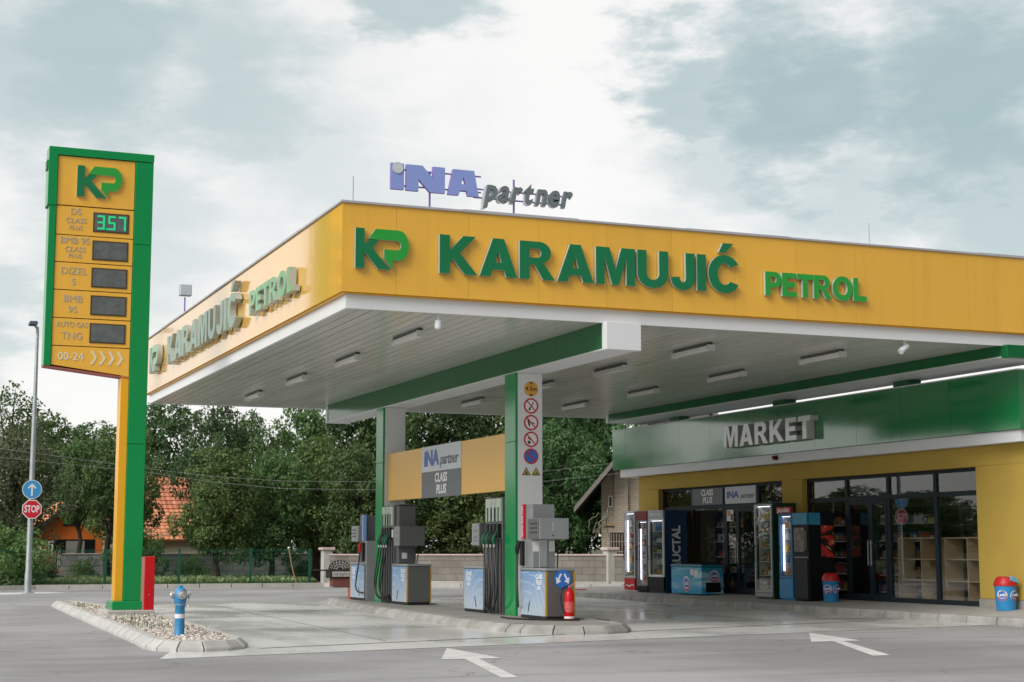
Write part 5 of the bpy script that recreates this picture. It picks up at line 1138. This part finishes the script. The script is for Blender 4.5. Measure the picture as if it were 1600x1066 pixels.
for z in (1.1, 1.45): b.box(24.85, 25.4, yb_-.236, yb_-.21, z, z+.025)
b.build('window_grid', mat('rusty pale bars', (.34, .28, .23), .8, 0, .3, 8), w_)
BH.rotation_euler = (0, 0, R(-26))
# dead creeper by the eave
rnd = random.Random(3); b = MB()
for k in range(9):
    x, z = 23.75+rnd.uniform(-.05, .5), 2.55+rnd.uniform(-.25, .05); P = [(x, 50.7, z)]
    for i in range(6): x += rnd.uniform(-.16, .08); z -= rnd.uniform(.05, .20); P.append((x, 50.7+rnd.uniform(-.1, .1), z))
    b.tube(P, .014, 4)
tag(b.build('dead_creeper', mat('dry creeper', (.20, .19, .14), .9, 0, .3, 8)), 'tangled dry creeper hanging below the eave of the brick house', 'creeper')

# ------------------------------------------------------------------ trees
def crown(name, seed, w, h, leaf, count, m, low=.0, lobes=16, drop=.0):
    rnd = random.Random(seed); L = []
    for k in range(lobes):
        t = (k+.5)/lobes; z = low+(h-low)*(.08+.84*t); env = math.sin(math.pi*min(1, .16+.80*t))**.7
        a = k*2.4+rnd.uniform(-.6, .6); rr = (w/2)*env*rnd.uniform(.25, .72); s_ = (w/2)*rnd.uniform(.32, .55)*(.65+.35*env)
        L.append((rr*math.cos(a), rr*math.sin(a), z, s_, s_*rnd.uniform(.65, 1.0)))
    tot = sum(s*s for *_, s, _z in L); b = MB()
    for cx, cy, cz, s_, sz in L:
        n = int(count*s_*s_/tot); sub = [(rnd.gauss(0, 1), rnd.gauss(0, 1), rnd.gauss(0, 1)) for _ in range(19)]
        sub = [Vector(v).normalized() for v in sub]
        for k in range(n):
            if rnd.random() < .72:
                v = (rnd.choice(sub)+Vector((rnd.gauss(0, .19), rnd.gauss(0, .19), rnd.gauss(0, .19))))
                v = v.normalized()*rnd.uniform(.80, 1.10)
            else:
                v = Vector((rnd.gauss(0, 1), rnd.gauss(0, 1), rnd.gauss(0, 1))).normalized()*rnd.uniform(.35, 1.0)
            x, y, z = cx+v.x*s_, cy+v.y*s_, cz+v.z*sz-drop*(v.x*v.x+v.y*v.y)
            nn = (v*.7+Vector((rnd.gauss(0, .55), rnd.gauss(0, .55), rnd.gauss(.35, .5)))).normalized()
            t1 = nn.cross(Vector((rnd.gauss(0, 1), rnd.gauss(0, 1), rnd.gauss(0, 1)))).normalized(); t2 = nn.cross(t1); l = leaf*rnd.uniform(.6, 1.35); wd = l*rnd.uniform(.4, .62)
            c = Vector((x, y, z))
            b.add([c-t1*l*.5, c+t2*wd*.5-t1*l*.05+nn*l*.06, c+t1*l*.5, c-t2*wd*.5-t1*l*.05+nn*l*.06], [(0, 1, 2, 3)])
    return b, L
def make_tree(name, cat, seed, w, h, leaf, count, m, low, lobes=16, drop=0, trunk=.14):
    q = thing(name, 'tree', cat, (0, 0, 0)); b, L = crown('crown', seed, w, h, leaf, count, m, low, lobes, drop); b.build('crown', m, q, smooth=False)
    rnd = random.Random(seed+99); t = MB(); zt = h*.72; P = [(0, 0, -.05)]
    for i in range(1, 6): P.append((rnd.uniform(-.1, .1), rnd.uniform(-.1, .1), zt*i/5))
    t.tube(P, [trunk*1.3, trunk, trunk*.85, trunk*.7, trunk*.45, trunk*.2], 8)
    for k, (x, y, z, s_, _) in enumerate(L):
        z0 = max(low*.6, z*.6); f = min(.99, z0/zt); i = int(f*5); a = Vector(P[i]).lerp(Vector(P[min(5, i+1)]), f*5-i)
        t.tube([a, a.lerp(Vector((x, y, z)), .5)+Vector((0, 0, -.1)), (x, y, z)], [trunk*.4, trunk*.25, trunk*.08], 5)
    t.build('trunk', BARK, q); return q
PROTO = {
 'a': make_tree('leafy_tree', 'tree', 1, 4.4, 5.4, .16, 13000, LEAF_A, .9, 15),
 'b': make_tree('leafy_tree', 'tree', 2, 5.4, 7.0, .18, 15000, LEAF_B, 1.0, 17),
 'c': make_tree('leafy_tree', 'tree', 3, 4.0, 5.6, .15, 13000, LEAF_D, .9, 14),
 'h': make_tree('leafy_tree', 'tree', 7, 3.6, 5.0, .15, 9000, LEAF_A, 2.3, 12),
 'w': make_tree('willow_tree', 'tree', 4, 4.6, 5.2, .13, 16000, LEAF_C, .5, 16, .35),
 'p': make_tree('sparse_tree', 'tree', 5, 3.4, 7.2, .15, 3000, LEAF_A, 1.6, 17),
 's': make_tree('shrub', 'shrub', 6, 2.2, 1.5, .10, 5000, LEAF_D, .0, 12, 0, .03)}
USED = set()
def plant(kind, x, y, h, w=None, rot=None, lab='', group=None, z=.03):
    src = PROTO[kind]; o = src if kind not in USED else copy_tree(src); USED.add(kind)
    H_ = {'a': 5.4, 'b': 7.0, 'c': 5.6, 'h': 5.0, 'w': 5.2, 'p': 7.2, 's': 1.5}[kind]; W_ = {'a': 4.4, 'b': 5.4, 'c': 4.0, 'h': 3.6, 'w': 4.6, 'p': 3.4, 's': 2.2}[kind]
    s_ = h/(H_*1.03); sw = (w/W_) if w else s_
    o.location = (x, y, z); o.scale = (sw, sw, s_); o.rotation_euler = (0, 0, rot if rot is not None else (x*7.3+y*3.1) % 6.28); o['label'] = lab
    if group: o['group'] = group
    return o
def at(px, Y):      # X of a picture column at depth Y, used once to set the tree spacing
    return Y*math.tan(math.atan((px-800)/2531)+R(22.108))
near = [('w', 22, 55.0, 5.7, 4.0, 'grey green willow-like tree behind the lamp post at the left edge'),
        ('h', 170, 58.0, 5.0, 3.0, 'green tree with a bare trunk between the orange house and the price sign'),
        ('h', 122, 65.0, 5.3, 2.6, 'small tree whose crown hangs over the orange house gable'),
        ('c', 340, 55.6, 4.8, 3.3, 'bushy tree right of the price sign behind the mesh fence'),
        ('a', 425, 56.2, 4.7, 3.2, 'dark green tree behind the middle of the mesh fence'),
        ('c', 495, 57.0, 5.4, 3.6, 'tree behind the right end of the mesh fence'),
        ('a', 560, 55.0, 4.9, 3.4, 'tree left of the rear post behind the block wall'),
        ('b', 640, 54.2, 4.8, 4.0, 'leafy tree behind the yellow banner, right of the rear post'),
        ('c', 725, 53.2, 4.7, 3.8, 'leafy tree between the two posts behind the block wall'),
        ('a', 800, 54.0, 5.2, 3.8, 'leafy tree behind the front post'),
        ('b', 878, 54.5, 6.0, 4.2, 'tall dark tree between the front post and the brick house'),
        ('b', 945, 64.0, 9.2, 6.0, 'tall dark tree rising behind the brick house roof')]
for k, px, Y, h, w, lab in near: plant(k, at(px, Y), Y, h, w, None, lab, 'trees behind the wall and fence')
far = [('p', 12, 62, 7.9, 3.6, 'tall sparse tree rising above the willow-like tree by the lamp post'), ('a', 78, 86, 8.2, 6.6, 'round topped tree right of the lamp post, in the back row'), ('b', 145, 88, 8.0, 6.6, 'broad back row tree above the orange house roof'), ('c', 192, 70, 6.6, 4.0, 'back row tree right behind the price sign pole'),
       ('b', 262, 90, 9.8, 6.4, 'dark back row tree above the large tiled roof'), ('b', 335, 66, 7.4, 3.6, 'back row tree reaching up to the canopy edge'), ('p', 425, 63, 6.9, 3.0, 'thin sparse tree in the sky gap under the canopy'),
       ('a', 395, 70, 7.2, 3.6, 'back row tree left of the thin sparse one'), ('a', 482, 64, 7.4, 3.8, 'back row tree touching the far canopy edge'), ('b', 545, 63, 7.6, 4.4, 'tall tree behind the end of the green beam'), ('a', 612, 62, 8.0, 4.6, 'tall back row tree seen beside the rear post'), ('b', 690, 62, 8.4, 5.2, 'tall back row tree above the yellow banner'),
       ('c', 765, 62, 8.4, 4.8, 'tall back row tree left of the front post'), ('b', 845, 63, 8.8, 5.2, 'tall back row tree right of the front post'), ('a', 905, 66, 9.0, 5.4, 'tall back row tree left of the brick house roof')]
for k, px, Y, h, w, lab in far: plant(k, at(px, Y), Y, h, w, None, lab, 'back row of trees')
for px, Y, h, w, lab in ((12, 51.9, 1.85, 2.9, 'big rounded shrub left of the lamp post'), (74, 55.5, .7, 1.3, 'low shrub right of the lamp post'), (135, 59.3, .8, 1.3, 'low shrub in front of the grey block wall'), (215, 58.0, 1.9, 2.4, 'dense shrub below the tiled roof beside the red slab'), (300, 58.4, .9, 1.3, 'shrub right of the red slab behind the fence'), (470, 57.6, .7, 1.2, 'shrub by the right end of the mesh fence')):
    plant('s', at(px, Y), Y, h, w, None, lab, 'shrubs behind the fence')
# trees along the left side of the road, beyond the frame, mirrored in the shop windows
for i, (k, x, y, h, w) in enumerate((('b', -7, 66, 4.2, 7), ('a', -15, 72, 4.2, 7), ('b', -22, 80, 4.6, 9), ('b', -2.5, 74, 4.4, 6), ('a', -34, 76, 5, 9))):
    plant(k, x, y, h, w, None, 'broad tree in the row along the left side of the road', 'trees beyond the left road')

# ------------------------------------------------------------------ lamp post with signs, overhead wires
LP = thing('lamp_post', 'tall galvanised lamp post at the left edge carrying two round road signs', 'lamp post', (4.47, 46.3, .05))
b = MB(); b.lathe((4.47, 46.3, .03), [(.095, 0), (.095, .5), (.082, .6), (.072, 3.5), (.042, 7.2), (.036, 7.35)], 16); b.build('pole', STEEL, LP)
b = MB(); b.lathe((4.47, 46.3, .02), [(.17, 0), (.17, .03)], 16); b.build('base_plate', STEEL, LP)
b = MB(); b.tube([(4.47, 46.3, 7.2), (4.46, 46.28, 7.34), (4.38, 46.2, 7.42), (4.30, 46.12, 7.42)], [.045, .045, .04, .03], 8); b.build('arm', STEEL, LP)
b = MB(); b.box(4.20, 4.42, 45.75, 46.2, 7.38, 7.48); b.build('lamp_head', mat('blue grey lamp head', (.10, .12, .17), .4), LP, bevel=.02)
q = thing('direction_sign', 'round blue sign with a white upward arrow on the lamp post', 'road sign', (4.47, 46.18, 2.84)); yy = 46.17
b = MB(); b.lathe((4.47, yy, 2.845), [(.262, 0), (.262, .006)], 36, 1, axis='y'); b.lathe((4.47, yy-.006, 2.845), [(.245, 0), (.245, .003)], 36, 0, axis='y'); b.build('plate', [SIGNB, SIGNW], q, smooth=False)
b = MB(); b.prism([(4.448, 2.67), (4.492, 2.67), (4.492, 2.93), (4.56, 2.86), (4.585, 2.89), (4.47, 3.01), (4.355, 2.89), (4.38, 2.86), (4.448, 2.93)], 'y', yy-.013, yy-.009); b.build('arrow', SIGNW, q, smooth=False)
q = thing('stop_sign', 'red octagonal STOP sign below the round blue sign on the lamp post', 'road sign', (4.48, 46.18, 2.3))
oc = lambda r: [(4.485+r*math.cos(R(22.5+45*k)), 2.30+r*math.sin(R(22.5+45*k))) for k in range(8)]
b = MB(); b.prism(oc(.278), 'y', yy-.006, yy, 1); b.prism(oc(.252), 'y', yy-.010, yy-.004, 0); p = b.build('plate', [SIGNR, SIGNW], q, smooth=False)
text_part('lettering', 'STOP', .27, 'y', (4.485, yy-.012, 2.30), SIGNW, p, .022, depth=.004, width=.40)
for z in (2.30, 2.84): pass
for nm, P in (('upper', [(2, 47, 4.2), (7.7, 47, 3.52), (9.6, 47, 3.32), (11.7, 47, 3.22), (14.7, 47, 3.24), (19, 47, 3.5), (26, 47, 4.4)]), ('lower', [(2, 47.1, 3.9), (7.7, 47.1, 3.42), (9.6, 47.1, 3.17), (11.7, 47.1, 3.0), (14.7, 47.1, 3.0), (19, 47.1, 3.2), (26, 47.1, 4.0)])):
    b = MB(); b.tube(P, .0042, 5); tag(b.build('overhead_cable', mat('pale cable', (.34, .34, .33), .6)), '%s of the two thin pale cables crossing in front of the trees' % nm, 'cable', 'overhead cables')
